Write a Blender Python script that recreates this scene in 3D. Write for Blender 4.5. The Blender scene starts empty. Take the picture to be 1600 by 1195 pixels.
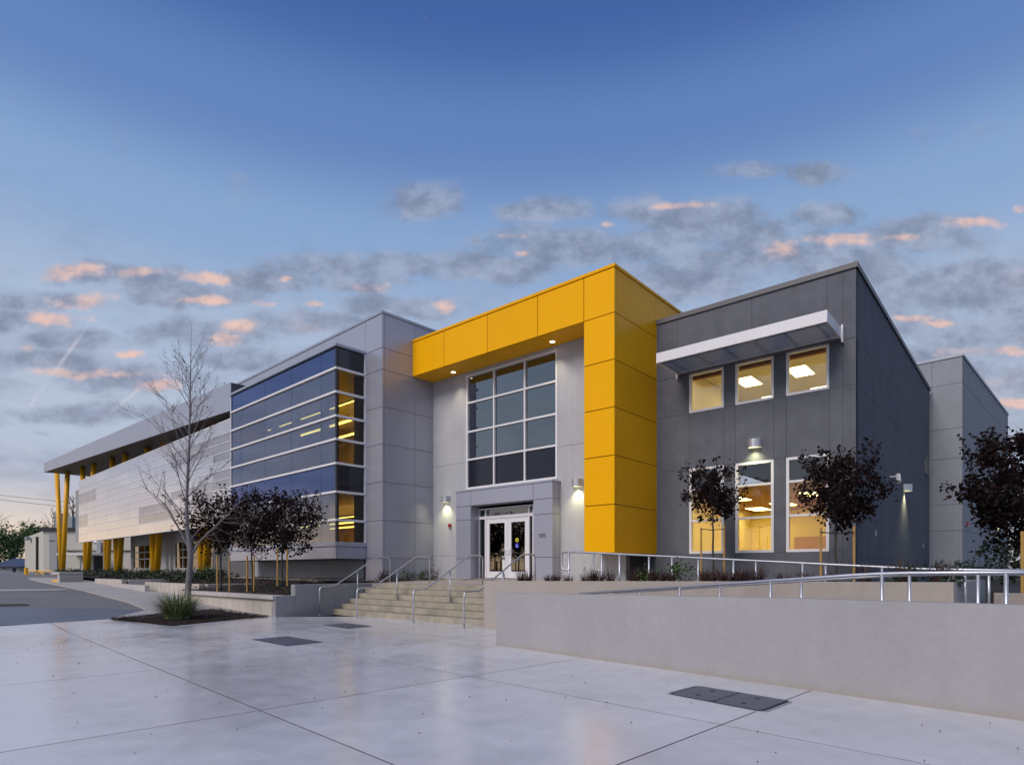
import bpy, bmesh, math, random
import numpy as np
from mathutils import Vector, Matrix
random.seed(7); R = math.radians
sc = bpy.context.scene; COL = sc.collection

# ------------------------------------------------------------------ camera
F, CX, CY, H = 946.0, 800.0, 890.0, 1.40          # focal length and principal point on a 1600 px wide picture
cam = bpy.data.cameras.new('camera'); co = bpy.data.objects.new('camera', cam); COL.objects.link(co)
co.location = (0, 0, H); co.rotation_euler = (R(90), 0, 0)
cam.sensor_width = 36; cam.lens = 36 * F / 1600; cam.shift_y = (CY - 597.5) / 1600
cam.clip_start = 0.05; cam.clip_end = 6000; sc.camera = co
sc.render.resolution_x = 1024; sc.render.resolution_y = 764
sc.view_settings.view_transform = 'Standard'; sc.view_settings.look = 'None'
sc.view_settings.gamma = 1; sc.view_settings.exposure = 0.75; sc.view_settings.use_curve_mapping = False

# ------------------------------------------------------------------ node helper
class NT:
    def __init__(s, tree): s.t = tree; s.n = tree.nodes; s.l = tree.links
    def new(s, typ, **kw):
        nd = s.n.new(typ)
        for k, v in kw.items(): setattr(nd, k, v)
        return nd
    def put(s, sock, v):
        if v is None: return
        if hasattr(v, 'is_output') or isinstance(v, bpy.types.NodeSocket): s.l.new(v, sock)
        else: sock.default_value = v
    def math(s, op, a, b=None, c=None, clamp=False):
        m = s.new('ShaderNodeMath', operation=op, use_clamp=clamp)
        s.put(m.inputs[0], a); s.put(m.inputs[1], b); s.put(m.inputs[2], c)
        return m.outputs[0]
    def vec(s, op, a, b=None, out=0):
        m = s.new('ShaderNodeVectorMath', operation=op)
        s.put(m.inputs[0], a); s.put(m.inputs[1], b)
        return m.outputs['Value'] if op in ('LENGTH', 'DOT_PRODUCT') else m.outputs[0]
    def noise(s, vec, scale, detail=4, rough=0.55, out='Fac'):
        m = s.new('ShaderNodeTexNoise'); s.put(m.inputs['Vector'], vec)
        m.inputs['Scale'].default_value = scale; m.inputs['Detail'].default_value = detail
        m.inputs['Roughness'].default_value = rough
        return m.outputs[out]
    def ramp(s, fac, stops, interp='LINEAR'):
        m = s.new('ShaderNodeValToRGB'); s.put(m.inputs[0], fac); cr = m.color_ramp; cr.interpolation = interp
        while len(cr.elements) > 1: cr.elements.remove(cr.elements[-1])
        for i, (p, c) in enumerate(stops):
            e = cr.elements[0] if i == 0 else cr.elements.new(p)
            e.position = p; e.color = (*c, 1) if len(c) == 3 else c
        return m.outputs[0]
    def mix(s, fac, a, b, blend='MIX'):
        m = s.new('ShaderNodeMix', data_type='RGBA', blend_type=blend)
        s.put(m.inputs[0], fac)
        s.put(m.inputs[6], (*a, 1) if isinstance(a, tuple) and len(a) == 3 else a)
        s.put(m.inputs[7], (*b, 1) if isinstance(b, tuple) and len(b) == 3 else b)
        return m.outputs[2]
    def mapr(s, v, a, b, c=0.0, d=1.0, smooth=True):
        m = s.new('ShaderNodeMapRange', interpolation_type='SMOOTHSTEP' if smooth else 'LINEAR')
        s.put(m.inputs[0], v)
        for k, q in zip((1, 2, 3, 4), (a, b, c, d)): m.inputs[k].default_value = q
        return m.outputs[0]

# ------------------------------------------------------------------ world: dusk sky with low broken cloud
SUN_AZ = R(-76)            # azimuth from +Y towards +X: the sun has gone down on the left
wd = bpy.data.worlds.new('World'); sc.world = wd; wd.use_nodes = True
nt = NT(wd.node_tree); nt.n.clear()
tc = nt.new('ShaderNodeTexCoord'); D = nt.vec('NORMALIZE', tc.outputs['Generated'])
sp = nt.new('ShaderNodeSeparateXYZ'); nt.put(sp.inputs[0], D)
dx, dy, dz = sp.outputs
sky = nt.new('ShaderNodeTexSky', sky_type='NISHITA', sun_disc=False)
sky.sun_elevation = R(3.0); sky.sun_rotation = SUN_AZ; sky.altitude = 20
sky.air_density = 1.0; sky.dust_density = 0.6; sky.ozone_density = 3.0
zc = nt.math('MAXIMUM', dz, 0.0)
grad = nt.ramp(zc, [(0.0, (.50, .48, .56)), (0.08, (.45, .485, .62)), (0.20, (.48, .54, .665)), (0.34, (.41, .505, .675)),
                    (0.46, (.255, .395, .64)), (0.58, (.128, .235, .51)), (0.68, (.058, .128, .375)), (1.0, (.022, .07, .24))], 'EASE')
sdir = (math.sin(SUN_AZ), math.cos(SUN_AZ), 0)
glow = nt.math('MULTIPLY', nt.mapr(nt.vec('DOT_PRODUCT', D, sdir), 0.1, 1.0), nt.mapr(zc, 0.15, 0.0))
base = nt.mix(nt.math('MULTIPLY', glow, .95), grad, (1.05, .80, .56))
scl = nt.new('ShaderNodeVectorMath', operation='SCALE'); nt.put(scl.inputs[0], sky.outputs[0]); scl.inputs['Scale'].default_value = 0.06
base = nt.mix(0.22, base, scl.outputs[0])
# clouds: coordinates across the front half of the sky, plus flat cloud-layer coordinates for the texture
az = nt.math('ARCTAN2', dx, dy); el = nt.math('ARCSINE', dz)
flat = nt.new('ShaderNodeCombineXYZ')
inv = nt.math('DIVIDE', 1.0, nt.math('ADD', zc, 0.20))
nt.put(flat.inputs[0], nt.math('MULTIPLY', dx, inv)); nt.put(flat.inputs[1], nt.math('MULTIPLY', dy, inv)); nt.put(flat.inputs[2], nt.math('MULTIPLY', dz, 2.5))
fbm = nt.noise(flat.outputs[0], 7.0, 6, .60); fbm2 = nt.noise(flat.outputs[0], 1.7, 4, .62)
iy = nt.math('DIVIDE', 1.0, nt.math('MAXIMUM', dy, .2))
ae = nt.new('ShaderNodeCombineXYZ'); nt.put(ae.inputs[0], nt.math('MULTIPLY', dx, iy)); nt.put(ae.inputs[1], nt.math('MULTIPLY', dz, iy))
wob = nt.noise(ae.outputs[0], 11, 3, .62, 'Color')
wv = nt.new('ShaderNodeVectorMath', operation='MULTIPLY_ADD'); nt.put(wv.inputs[0], wob)
wv.inputs[1].default_value = (.060, .024, 0); nt.put(wv.inputs[2], ae.outputs[0])
off = nt.vec('SUBTRACT', wv.outputs[0], (.030, .012, 0))
def dirof(px, py): return (px - CX) / F, (CY - py) / F
def blobs(lst, soft=1.8):       # nearest cloud: smallest scaled squared distance
    acc = None
    for px, py, rx, ry in lst:
        a0, e0 = dirof(px, py); kx, ky = F / rx / soft, F / ry / soft
        v = nt.new('ShaderNodeVectorMath', operation='MULTIPLY_ADD'); nt.put(v.inputs[0], off); v.inputs[1].default_value = (kx, ky, 0); v.inputs[2].default_value = (-a0 * kx, -e0 * ky, 0)
        d = nt.vec('DOT_PRODUCT', v.outputs[0], v.outputs[0]); acc = d if acc is None else nt.math('MINIMUM', acc, d)
    return nt.mapr(nt.math('SQRT', acc), 1.0, 0.0)
pinkL = [(105,424,62,16),(210,427,38,9),(130,470,50,16),(88,497,52,12),(320,435,54,12),(318,471,50,8),(383,510,36,12),(352,530,30,12),
  (412,475,20,7),(447,437,14,6),(573,456,34,12),(490,478,16,5),(697,475,20,15),(115,583,70,9),(190,585,34,8),(50,545,26,9),(205,553,26,7),
  (1310,372,58,13),(1230,392,30,18),(1062,322,44,7),(945,350,16,6),(795,370,26,7),(1522,346,48,11),(1590,325,14,7),(1410,372,38,6),
  (1505,550,64,10),(1465,503,26,7),(1572,552,64,10),(1425,495,30,7),(815,398,16,5),(242,602,36,12),(1580,628,44,8)]
grayL = [(1170,268,50,11),(1270,273,34,15),(672,312,50,22),(1085,342,72,24),(940,380,140,22),(1215,398,115,34),(1070,434,76,32),(1290,335,44,15),
  (1440,370,76,24),(1480,455,115,32),(1562,440,85,24),(1540,520,95,22),(1565,592,68,18),(650,412,66,17),(500,415,70,15),(405,442,70,15),
  (180,432,70,13),(30,505,66,17),(60,562,90,16),(300,462,95,15),(205,590,95,16),(460,500,76,15),(760,420,95,17),(620,480,64,15),(160,645,120,13),(860,330,60,14),(560,440,60,14),(1400,560,80,18),(1130,410,90,26),(1330,420,110,24),(1400,500,90,22),(1000,330,60,18),(900,400,80,18),(100,530,80,14),(300,520,90,16),(400,560,80,14),(60,470,70,14),(540,505,60,12),(1600,500,70,22)]
pk = blobs(pinkL, 1.9); gr = blobs(grayL, 2.5)
# torn, puffy edges: noise decides where cloud is, the list above only where it gathers
tv = nt.vec('MULTIPLY', ae.outputs[0], (1.0, 1.4, 0))
puff = nt.noise(tv, 9.5, 9, .60); puff2 = nt.noise(nt.vec('ADD', tv, (3.1, 1.7, 0)), 17, 8, .60)
grm = nt.mapr(nt.math('ADD', puff, nt.math('MULTIPLY', gr, .46)), .56, .90)
pkm = nt.mapr(nt.math('ADD', puff2, nt.math('MULTIPLY', pk, .50)), .68, 1.08)
lum = nt.mapr(puff2, .32, .68)
band = nt.math('MULTIPLY', nt.mapr(el, R(2), R(8)), nt.mapr(el, R(31), R(14)))
wide = nt.math('MULTIPLY', nt.mapr(nt.math('ADD', nt.math('MULTIPLY', fbm2, .6), nt.math('MULTIPLY', fbm, .4)), .42, .62), band)
grey_all = nt.math('MAXIMUM', nt.math('MULTIPLY', nt.math('MULTIPLY', grm, nt.mapr(zc, .58, .50)), .85), nt.math('MULTIPLY', wide, .50))
ccol = nt.mix(glow, nt.mix(lum, (.165, .195, .275), (.30, .345, .46)), (.44, .37, .40))
ccol2 = nt.mix(glow, nt.mix(nt.mapr(fbm, .30, .72), (.165, .195, .28), (.29, .335, .45)), (.44, .37, .40))
PINK2 = nt.mix(nt.mapr(fbm, .30, .72), (.44, .335, .355), (.74, .48, .385))
c1 = nt.mix(grey_all, base, ccol)
PINK = nt.mix(lum, (.44, .335, .355), (.74, .48, .385))
pinkwide = nt.math('MULTIPLY', nt.mapr(nt.noise(flat.outputs[0], 3.2, 3, .6), .58, .74), wide)
pinkA = nt.math('MAXIMUM', nt.math('MULTIPLY', pkm, .80), nt.math('MULTIPLY', pinkwide, .32))
c2 = nt.mix(pinkA, c1, PINK)
# two contrails
def line(p, q, w):
    a = Vector(dirof(*p)); b = Vector(dirof(*q)); d = (b - a); L = d.length; d /= L; n = Vector((-d.y, d.x))
    r = nt.vec('SUBTRACT', ae.outputs[0], (a.x, a.y, 0))
    u = nt.vec('DOT_PRODUCT', r, (d.x, d.y, 0)); v = nt.math('ABSOLUTE', nt.vec('DOT_PRODUCT', r, (n.x, n.y, 0)))
    m = nt.math('MULTIPLY', nt.mapr(v, w, 0), nt.math('MULTIPLY', nt.mapr(u, -.01, .03), nt.mapr(u, L, L * .75)))
    return nt.math('MULTIPLY', m, nt.mapr(fbm, .3, .6))
c3 = nt.mix(nt.math('MULTIPLY', line((38, 645), (160, 478), .0052), .36), c2, (.62, .58, .64))
c3 = nt.mix(nt.math('MULTIPLY', line((160, 655), (245, 585), .006), .28), c3, (.62, .56, .60))
SKY = 0.73
bg = nt.new('ShaderNodeBackground'); nt.put(bg.inputs[0], c3); bg.inputs[1].default_value = SKY
# away from the listed clouds the same sky goes on with the scattered cloud alone (skips the long list)
far = nt.mix(nt.math('MULTIPLY', pinkwide, .32), nt.mix(nt.math('MULTIPLY', wide, .60), base, ccol2), PINK2)
bg2 = nt.new('ShaderNodeBackground'); nt.put(bg2.inputs[0], far); bg2.inputs[1].default_value = SKY
near = nt.math('MULTIPLY', nt.math('LESS_THAN', nt.math('ABSOLUTE', az), R(50)), nt.math('MULTIPLY', nt.math('LESS_THAN', el, R(44)), nt.math('GREATER_THAN', el, R(3))))
mxs = nt.new('ShaderNodeMixShader'); nt.put(mxs.inputs[0], near); nt.l.new(bg2.outputs[0], mxs.inputs[1]); nt.l.new(bg.outputs[0], mxs.inputs[2])
out = nt.new('ShaderNodeOutputWorld'); nt.l.new(mxs.outputs[0], out.inputs[0])
wd.cycles.sampling_method = 'MANUAL'; wd.cycles.sample_map_resolution = 256

# added soft key, high behind left, standing in for the bright dusk sky
sl = bpy.data.lights.new('dusk_key', 'SUN'); sl.energy = 1.5; sl.angle = R(30); sl.color = (1.0, .88, .80)
so = bpy.data.objects.new('dusk_key', sl); COL.objects.link(so)
sv = Vector((math.sin(R(-138)) * math.cos(R(40)), math.cos(R(-138)) * math.cos(R(40)), math.sin(R(40))))
so.rotation_euler = sv.to_track_quat('Z', 'Y').to_euler(); so.location = (-30, -10, 30)

# ------------------------------------------------------------------ materials
MATS = {}
def mat(name, col, rough=.6, metal=0.0, var=0.12, vscale=1.3, bump=0.0, bscale=60, spec=.5, streak=0.0, rnd=0.0, rvar=0.0, spots=0.0, coat=0.0):
    m = bpy.data.materials.new(name); m.use_nodes = True; n = NT(m.node_tree)
    b = n.n['Principled BSDF']; geo = n.new('ShaderNodeNewGeometry'); P = geo.outputs['Position']
    c = (*col, 1)
    if var or streak or rnd or spots:
        f = n.math('MULTIPLY', n.math('SUBTRACT', n.noise(P, vscale, 6, .6), .5), var * 2.4)
        f2 = n.math('MULTIPLY', n.math('SUBTRACT', n.noise(P, vscale * 14, 3, .6), .5), var * 1.2)
        f = n.math('ADD', f, f2)
        if streak:
            sv_ = n.vec('MULTIPLY', P, (5.0, 5.0, .22))
            f = n.math('ADD', f, n.math('MULTIPLY', n.math('SUBTRACT', n.noise(sv_, 1.0, 5, .6), .5), streak * 2))
        if rnd:
            oi = n.new('ShaderNodeObjectInfo')
            f = n.math('ADD', f, n.math('MULTIPLY', n.math('SUBTRACT', oi.outputs['Random'], .5), rnd))
        if spots:
            f = n.math('SUBTRACT', f, n.math('MULTIPLY', n.mapr(n.noise(P, 38, 2, .5), .66, .74), spots))
        v = n.new('ShaderNodeVectorMath', operation='SCALE'); v.inputs[0].default_value = col
        n.put(v.inputs['Scale'], n.math('ADD', f, 1.0)); n.put(b.inputs['Base Color'], v.outputs[0])
    else: b.inputs['Base Color'].default_value = c
    if rvar:
        n.put(b.inputs['Roughness'], n.math('ADD', n.math('MULTIPLY', n.math('SUBTRACT', n.noise(P, vscale * .8, 5, .6), .5), rvar * 2), rough, clamp=True))
    else: b.inputs['Roughness'].default_value = rough
    b.inputs['Metallic'].default_value = metal; b.inputs['Specular IOR Level'].default_value = spec
    if coat: b.inputs['Coat Weight'].default_value = coat; b.inputs['Coat Roughness'].default_value = .12
    if bump:
        bp = n.new('ShaderNodeBump'); bp.inputs['Strength'].default_value = bump; bp.inputs['Distance'].default_value = .01
        n.put(bp.inputs['Height'], n.noise(P, bscale, 4, .6)); n.put(b.inputs['Normal'], bp.outputs[0])
    MATS[name] = m; return m
def emit(name, col, st):
    m = bpy.data.materials.new(name); m.use_nodes = True; n = NT(m.node_tree); n.n.clear()
    e = n.new('ShaderNodeEmission'); e.inputs[0].default_value = (*col, 1); e.inputs[1].default_value = st
    o = n.new('ShaderNodeOutputMaterial'); n.l.new(e.outputs[0], o.inputs[0]); MATS[name] = m; return m
def glass(name, tint, base, gcol=(1, 1, 1), ior=1.5, gain=1.0):
    m = bpy.data.materials.new(name); m.use_nodes = True; n = NT(m.node_tree); n.n.clear()
    fr = n.new('ShaderNodeFresnel'); fr.inputs[0].default_value = ior
    fac = n.math('ADD', n.math('MULTIPLY', fr.outputs[0], gain), base, clamp=True)
    t = n.new('ShaderNodeBsdfTransparent'); t.inputs[0].default_value = (*tint, 1)
    g = n.new('ShaderNodeBsdfGlossy'); g.inputs[0].default_value = (*gcol, 1); g.inputs['Roughness'].default_value = 0.012
    mx = n.new('ShaderNodeMixShader'); n.put(mx.inputs[0], fac); n.l.new(t.outputs[0], mx.inputs[1]); n.l.new(g.outputs[0], mx.inputs[2])
    o = n.new('ShaderNodeOutputMaterial'); n.l.new(mx.outputs[0], o.inputs[0]); MATS[name] = m; return m
def perforated(name, col, hole, rough):
    m = bpy.data.materials.new(name); m.use_nodes = True; n = NT(m.node_tree)
    b = n.n['Principled BSDF']; b.inputs['Metallic'].default_value = .75; b.inputs['Roughness'].default_value = rough
    oi = n.new('ShaderNodeObjectInfo'); geo = n.new('ShaderNodeNewGeometry')
    f = n.math('ADD', 1.0, n.math('MULTIPLY', n.math('SUBTRACT', oi.outputs['Random'], .5), .10))
    f = n.math('ADD', f, n.math('MULTIPLY', n.math('SUBTRACT', n.noise(geo.outputs['Position'], 1.5, 5), .5), .12))
    v = n.new('ShaderNodeVectorMath', operation='SCALE'); v.inputs[0].default_value = col; n.put(v.inputs['Scale'], f)
    n.put(b.inputs['Base Color'], v.outputs[0])
    bp = n.new('ShaderNodeBump'); bp.inputs['Strength'].default_value = .10; bp.inputs['Distance'].default_value = .03
    n.put(bp.inputs['Height'], n.noise(geo.outputs['Position'], .7, 2)); n.put(b.inputs['Normal'], bp.outputs[0])
    t = n.new('ShaderNodeBsdfTransparent'); mx = n.new('ShaderNodeMixShader'); mx.inputs[0].default_value = hole
    n.l.new(b.outputs[0], mx.inputs[1]); n.l.new(t.outputs[0], mx.inputs[2])
    n.l.new(mx.outputs[0], n.n['Material Output'].inputs[0]); MATS[name] = m; return m

mat('yellow', (.86, .42, .0), .34, var=.04, rnd=.07, spec=.15, bump=.05, bscale=1.1, streak=.03)
mat('yellow_paint', (.86, .44, .008), .4, var=.08)
mat('stucco_dark', (.116, .126, .150), .88, var=.26, vscale=2.2, bump=.7, bscale=70, rnd=.03, streak=.10)
mat('stucco_side', (.104, .113, .142), .88, var=.24, vscale=2.2, bump=.7, bscale=70, rnd=.03, streak=.36)
mat('stucco_light', (.40, .41, .435), .85, var=.12, bump=.30, bscale=80, streak=.10)
mat('stucco_far', (.27, .30, .335), .85, var=.10, bump=.25, bscale=80, streak=.10)
mat('metal_panel', (.385, .40, .475), .34, metal=.35, var=.05, rnd=.07)
mat('fascia_metal', (.36, .39, .47), .40, metal=.3, var=.05, rnd=.05)
mat('joint', (.03, .03, .035), .9, var=0)
mat('joint_dark', (.085, .088, .10), .9, var=0)
mat('joint_grey', (.12, .12, .13), .9, var=0)
mat('coping_dark', (.12, .12, .13), .5, var=.08)
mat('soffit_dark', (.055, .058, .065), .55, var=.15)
mat('white_frame', (.72, .72, .74), .38, var=.05)
mat('alu', (.55, .56, .58), .35, metal=.7, var=.08)
mat('slat_metal', (.13, .16, .23), .4, metal=.4, var=.05)
mat('black_frame', (.012, .012, .014), .4, var=0)
mat('galv', (.58, .60, .63), .46, metal=.85, var=.18, vscale=9)
def paving():
    m = bpy.data.materials.new('concrete'); m.use_nodes = True; n = NT(m.node_tree); b = n.n['Principled BSDF']
    P = n.new('ShaderNodeNewGeometry').outputs['Position']; oi = n.new('ShaderNodeObjectInfo').outputs['Random']
    damp = n.mapr(n.noise(P, .42, 5, .62), .40, .66); grain = n.noise(P, 75, 3, .7); mott = n.noise(P, 3.2, 6, .68)
    fleck = n.mapr(n.noise(P, 26, 4, .75), .62, .72); patch = n.mapr(n.noise(P, 1.1, 4, .6), .42, .68)
    rot = n.new('ShaderNodeVectorRotate', rotation_type='Z_AXIS'); n.put(rot.inputs['Vector'], P); rot.inputs['Angle'].default_value = R(45)
    st = n.noise(n.vec('MULTIPLY', rot.outputs[0], (.5, 16, 1)), 1.0, 4, .6); stl = n.mapr(st, .66, .76)
    f = n.math('ADD', 1.0, n.math('MULTIPLY', n.math('SUBTRACT', mott, .5), .34))
    f = n.math('ADD', f, n.math('MULTIPLY', n.math('SUBTRACT', grain, .5), .42))
    f = n.math('SUBTRACT', f, n.math('MULTIPLY', damp, .13))
    f = n.math('SUBTRACT', f, n.math('MULTIPLY', n.math('MULTIPLY', fleck, patch), .34))
    f = n.math('ADD', f, n.math('MULTIPLY', stl, .07)); f = n.math('ADD', f, n.math('MULTIPLY', n.math('SUBTRACT', oi, .5), .11))
    v = n.new('ShaderNodeVectorMath', operation='SCALE'); v.inputs[0].default_value = (.61, .63, .675); n.put(v.inputs['Scale'], f)
    n.put(b.inputs['Base Color'], v.outputs[0])
    n.put(b.inputs['Roughness'], n.math('ADD', n.math('SUBTRACT', .20, n.math('MULTIPLY', damp, .11)), n.math('MULTIPLY', n.math('SUBTRACT', mott, .5), .25), clamp=True))
    bp = n.new('ShaderNodeBump'); bp.inputs['Strength'].default_value = .05; bp.inputs['Distance'].default_value = .01
    n.put(bp.inputs['Height'], grain); n.put(b.inputs['Normal'], bp.outputs[0]); b.inputs['Specular IOR Level'].default_value = .75; MATS['concrete'] = m
paving()
mat('concrete_walk', (.40, .385, .365), .5, var=.14, vscale=.6, bump=.15, bscale=120, rnd=.06, rvar=.1)
def stained(name, col, foot, h):
    m = mat(name, col, .8, var=.14, vscale=.8, bump=.3, bscale=110, streak=.05); n = NT(m.node_tree); b = n.n['Principled BSDF']
    src = b.inputs['Base Color'].links[0].from_socket; P = n.new('ShaderNodeNewGeometry').outputs['Position']
    z = n.new('ShaderNodeSeparateXYZ'); n.put(z.inputs[0], P)
    e = n.math('ADD', z.outputs[2], n.math('MULTIPLY', n.math('SUBTRACT', n.noise(P, 2.6, 6, .7), .5), h * 1.6))
    n.put(b.inputs['Base Color'], n.mix(n.math('MULTIPLY', n.mapr(e, h, 0), .6), src, foot))
stained('concrete_wall', (.325, .322, .332), (.31, .275, .225), .11)
mat('concrete_tan', (.36, .325, .29), .8, var=.14, vscale=.9, bump=.25, bscale=120, streak=.08)
mat('concrete_grey', (.27, .275, .285), .8, var=.24, vscale=1.6, bump=.3, bscale=100, streak=.15)
mat('stair', (.33, .30, .235), .8, var=.42, vscale=2.6, streak=.16, bump=.3, bscale=100, spots=.2)
mat('block', (.47, .43, .38), .85, var=.12, vscale=3, bump=.3, bscale=120, rnd=.08)
mat('cap', (.45, .43, .41), .8, var=.10, vscale=3, bump=.25, bscale=120, rnd=.06)
mat('asphalt', (.16, .158, .15), .55, var=.25, vscale=.5, bump=.4, bscale=160, rvar=.1)
mat('asphalt_sky_sheen', (.060, .072, .115), .34, var=.2, vscale=.6, bump=.4, bscale=180, rvar=.08)  # blue of the sky reflection on wet road put into the colour
mat('earth', (.05, .045, .03), .95, var=.4, vscale=.4)
mat('mulch', (.016, .010, .008), .95, var=.5, vscale=9, bump=.9, bscale=80)
mat('chip', (.032, .013, .009), .9, var=.3, vscale=20, rnd=0)
mat('iron', (.125, .14, .175), .45, metal=.3, var=.2, vscale=6, bump=.5, bscale=70)
mat('rim', (.34, .35, .38), .6, metal=.3, var=.15)
mat('bark', (.15, .138, .145), .9, var=.3, vscale=9, bump=.8, bscale=40)
mat('bark_dark', (.06, .05, .045), .9, var=.3, vscale=9, bump=.6, bscale=40)
mat('twig', (.11, .08, .07), .9, var=.2)
mat('leaf_purple', (.016, .009, .009), .7, var=.5, vscale=7, spec=.12)
mat('leaf_dry', (.05, .028, .018), .8, var=.3, vscale=6)
mat('leaf_green', (.05, .105, .022), .6, var=.5, vscale=1.2)
mat('leaf_dark', (.018, .036, .014), .6, var=.5, vscale=3)
mat('blade', (.17, .21, .08), .55, var=.5, vscale=6)
mat('blade_tip', (.42, .42, .27), .55, var=.3, vscale=6)
mat('blade_red', (.065, .026, .026), .55, var=.5, vscale=7)
mat('stake', (.42, .25, .065), .75, var=.25, vscale=6)
mat('rubber', (.015, .015, .016), .7, var=0)
mat('red', (.30, .012, .015), .35, var=0)
mat('pale_wall', (.50, .49, .44), .85, var=.10, vscale=.8, streak=.10)
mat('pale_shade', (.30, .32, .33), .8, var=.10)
mat('roof_blue', (.05, .075, .14), .7, var=.1)
mat('roof_black', (.02, .022, .025), .7, var=.1)
mat('white_paint', (.72, .72, .70), .6, var=.06)
mat('interior_warm', (.76, .62, .22), .8, var=.05)
mat('interior_tan', (.66, .58, .40), .8, var=.05)
mat('interior_wood', (.30, .13, .035), .6, var=.2)
mat('ceiling_tile', (.66, .62, .52), .9, var=.04)
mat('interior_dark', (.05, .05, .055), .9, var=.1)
mat('interior_amber', (.52, .38, .06), .7, var=.1)
mat('decal_yellow', (.62, .60, .02), .5, var=0)
mat('decal_blue', (.02, .03, .55), .5, var=0)
mat('decal_white', (.8, .8, .8), .5, var=0)
mat('plate', (.20, .20, .22), .5, var=0)
mat('ink', (.02, .02, .02), .6, var=0)
mat('spandrel_dark', (.010, .011, .020), .12, var=.03, spec=.6)
glass('glass_blue', (.22, .25, .30), .20, (.60, .68, .90), 1.55, 1.1)
def spandrel(name, base, g, fac):
    m = bpy.data.materials.new(name); m.use_nodes = True; n = NT(m.node_tree); b = n.n['Principled BSDF']
    b.inputs['Base Color'].default_value = (*base, 1); b.inputs['Roughness'].default_value = .5; b.inputs['Specular IOR Level'].default_value = 0
    gl = n.new('ShaderNodeBsdfGlossy'); gl.inputs[0].default_value = (*g, 1); gl.inputs['Roughness'].default_value = .02
    fr = n.new('ShaderNodeFresnel'); fr.inputs[0].default_value = 1.5; mx = n.new('ShaderNodeMixShader')
    n.put(mx.inputs[0], n.math('ADD', fr.outputs[0], fac, clamp=True)); n.l.new(b.outputs[0], mx.inputs[1]); n.l.new(gl.outputs[0], mx.inputs[2])
    n.l.new(mx.outputs[0], n.n['Material Output'].inputs[0]); MATS[name] = m
spandrel('spandrel', (.005, .009, .035), (.40, .50, .86), .22)
glass('glass_side', (.85, .76, .50), .0, (.9, .95, 1.0), 1.5, .9)
glass('glass_entry', (.30, .32, .34), .20, (.9, .97, 1.0), 1.5, 1.0)
glass('glass_warm', (.93, .90, .84), .09, (1, 1, 1), 1.5, 1.0)
glass('glass_door', (.35, .34, .32), .16, (1, .97, .93), 1.5, 1.0)
glass('glass_dim', (.35, .38, .40), .05, (1, 1, 1), 1.5, 1.0)
perforated('screen_solid', (.74, .72, .74), .06, .07)
perforated('screen_open', (.60, .58, .61), .32, .10)
emit('lamp_warm', (1.0, .93, .55), 1.4)
emit('lamp_down', (1.0, .82, .55), 3.0)
emit('troffer', (1.0, .82, .27), 9.0); emit('troffer_up', (1.0, .84, .40), 4.5)
emit('strip_light', (1.0, .76, .18), 3.0)

# ------------------------------------------------------------------ geometry helpers
class Frame:
    """vertical plane seen from the front: s runs to the right, z up, n out towards the viewer"""
    def __init__(s, O, deg):
        t = R(deg); s.deg = deg; s.O = np.array(O[:2], float)
        s.u = np.array([math.sin(t), -math.cos(t)]); s.b = np.array([math.cos(t), math.sin(t)])
    def P(s, a, z, n=0.0):
        p = s.O + s.u * a - s.b * n; return (p[0], p[1], z)
    def hit(s, px, py=CY, n=0.0):
        d = np.array([(px - CX) / F, 1.0]); k = np.dot(s.O - s.b * n, s.b) / np.dot(d, s.b)
        return d[0] * k, k, H + (CY - py) / F * k
    def s(s, px, n=0.0):
        p = s.hit(px, CY, n); return float(np.dot(np.array(p[:2]) - s.O, s.u))
    def z(s, px, py, n=0.0): return s.hit(px, py, n)[2]
    def shift(s, n, a=0.0):
        return Frame(s.O - s.b * n + s.u * a, s.deg)
    def side(s, a, n=0.0):
        return Frame(s.O + s.u * a - s.b * n, s.deg + 90)
def along(p, dvec, px):
    c = (px - CX) / F; return (c * p[1] - p[0]) / (dvec[0] - c * dvec[1])

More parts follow.
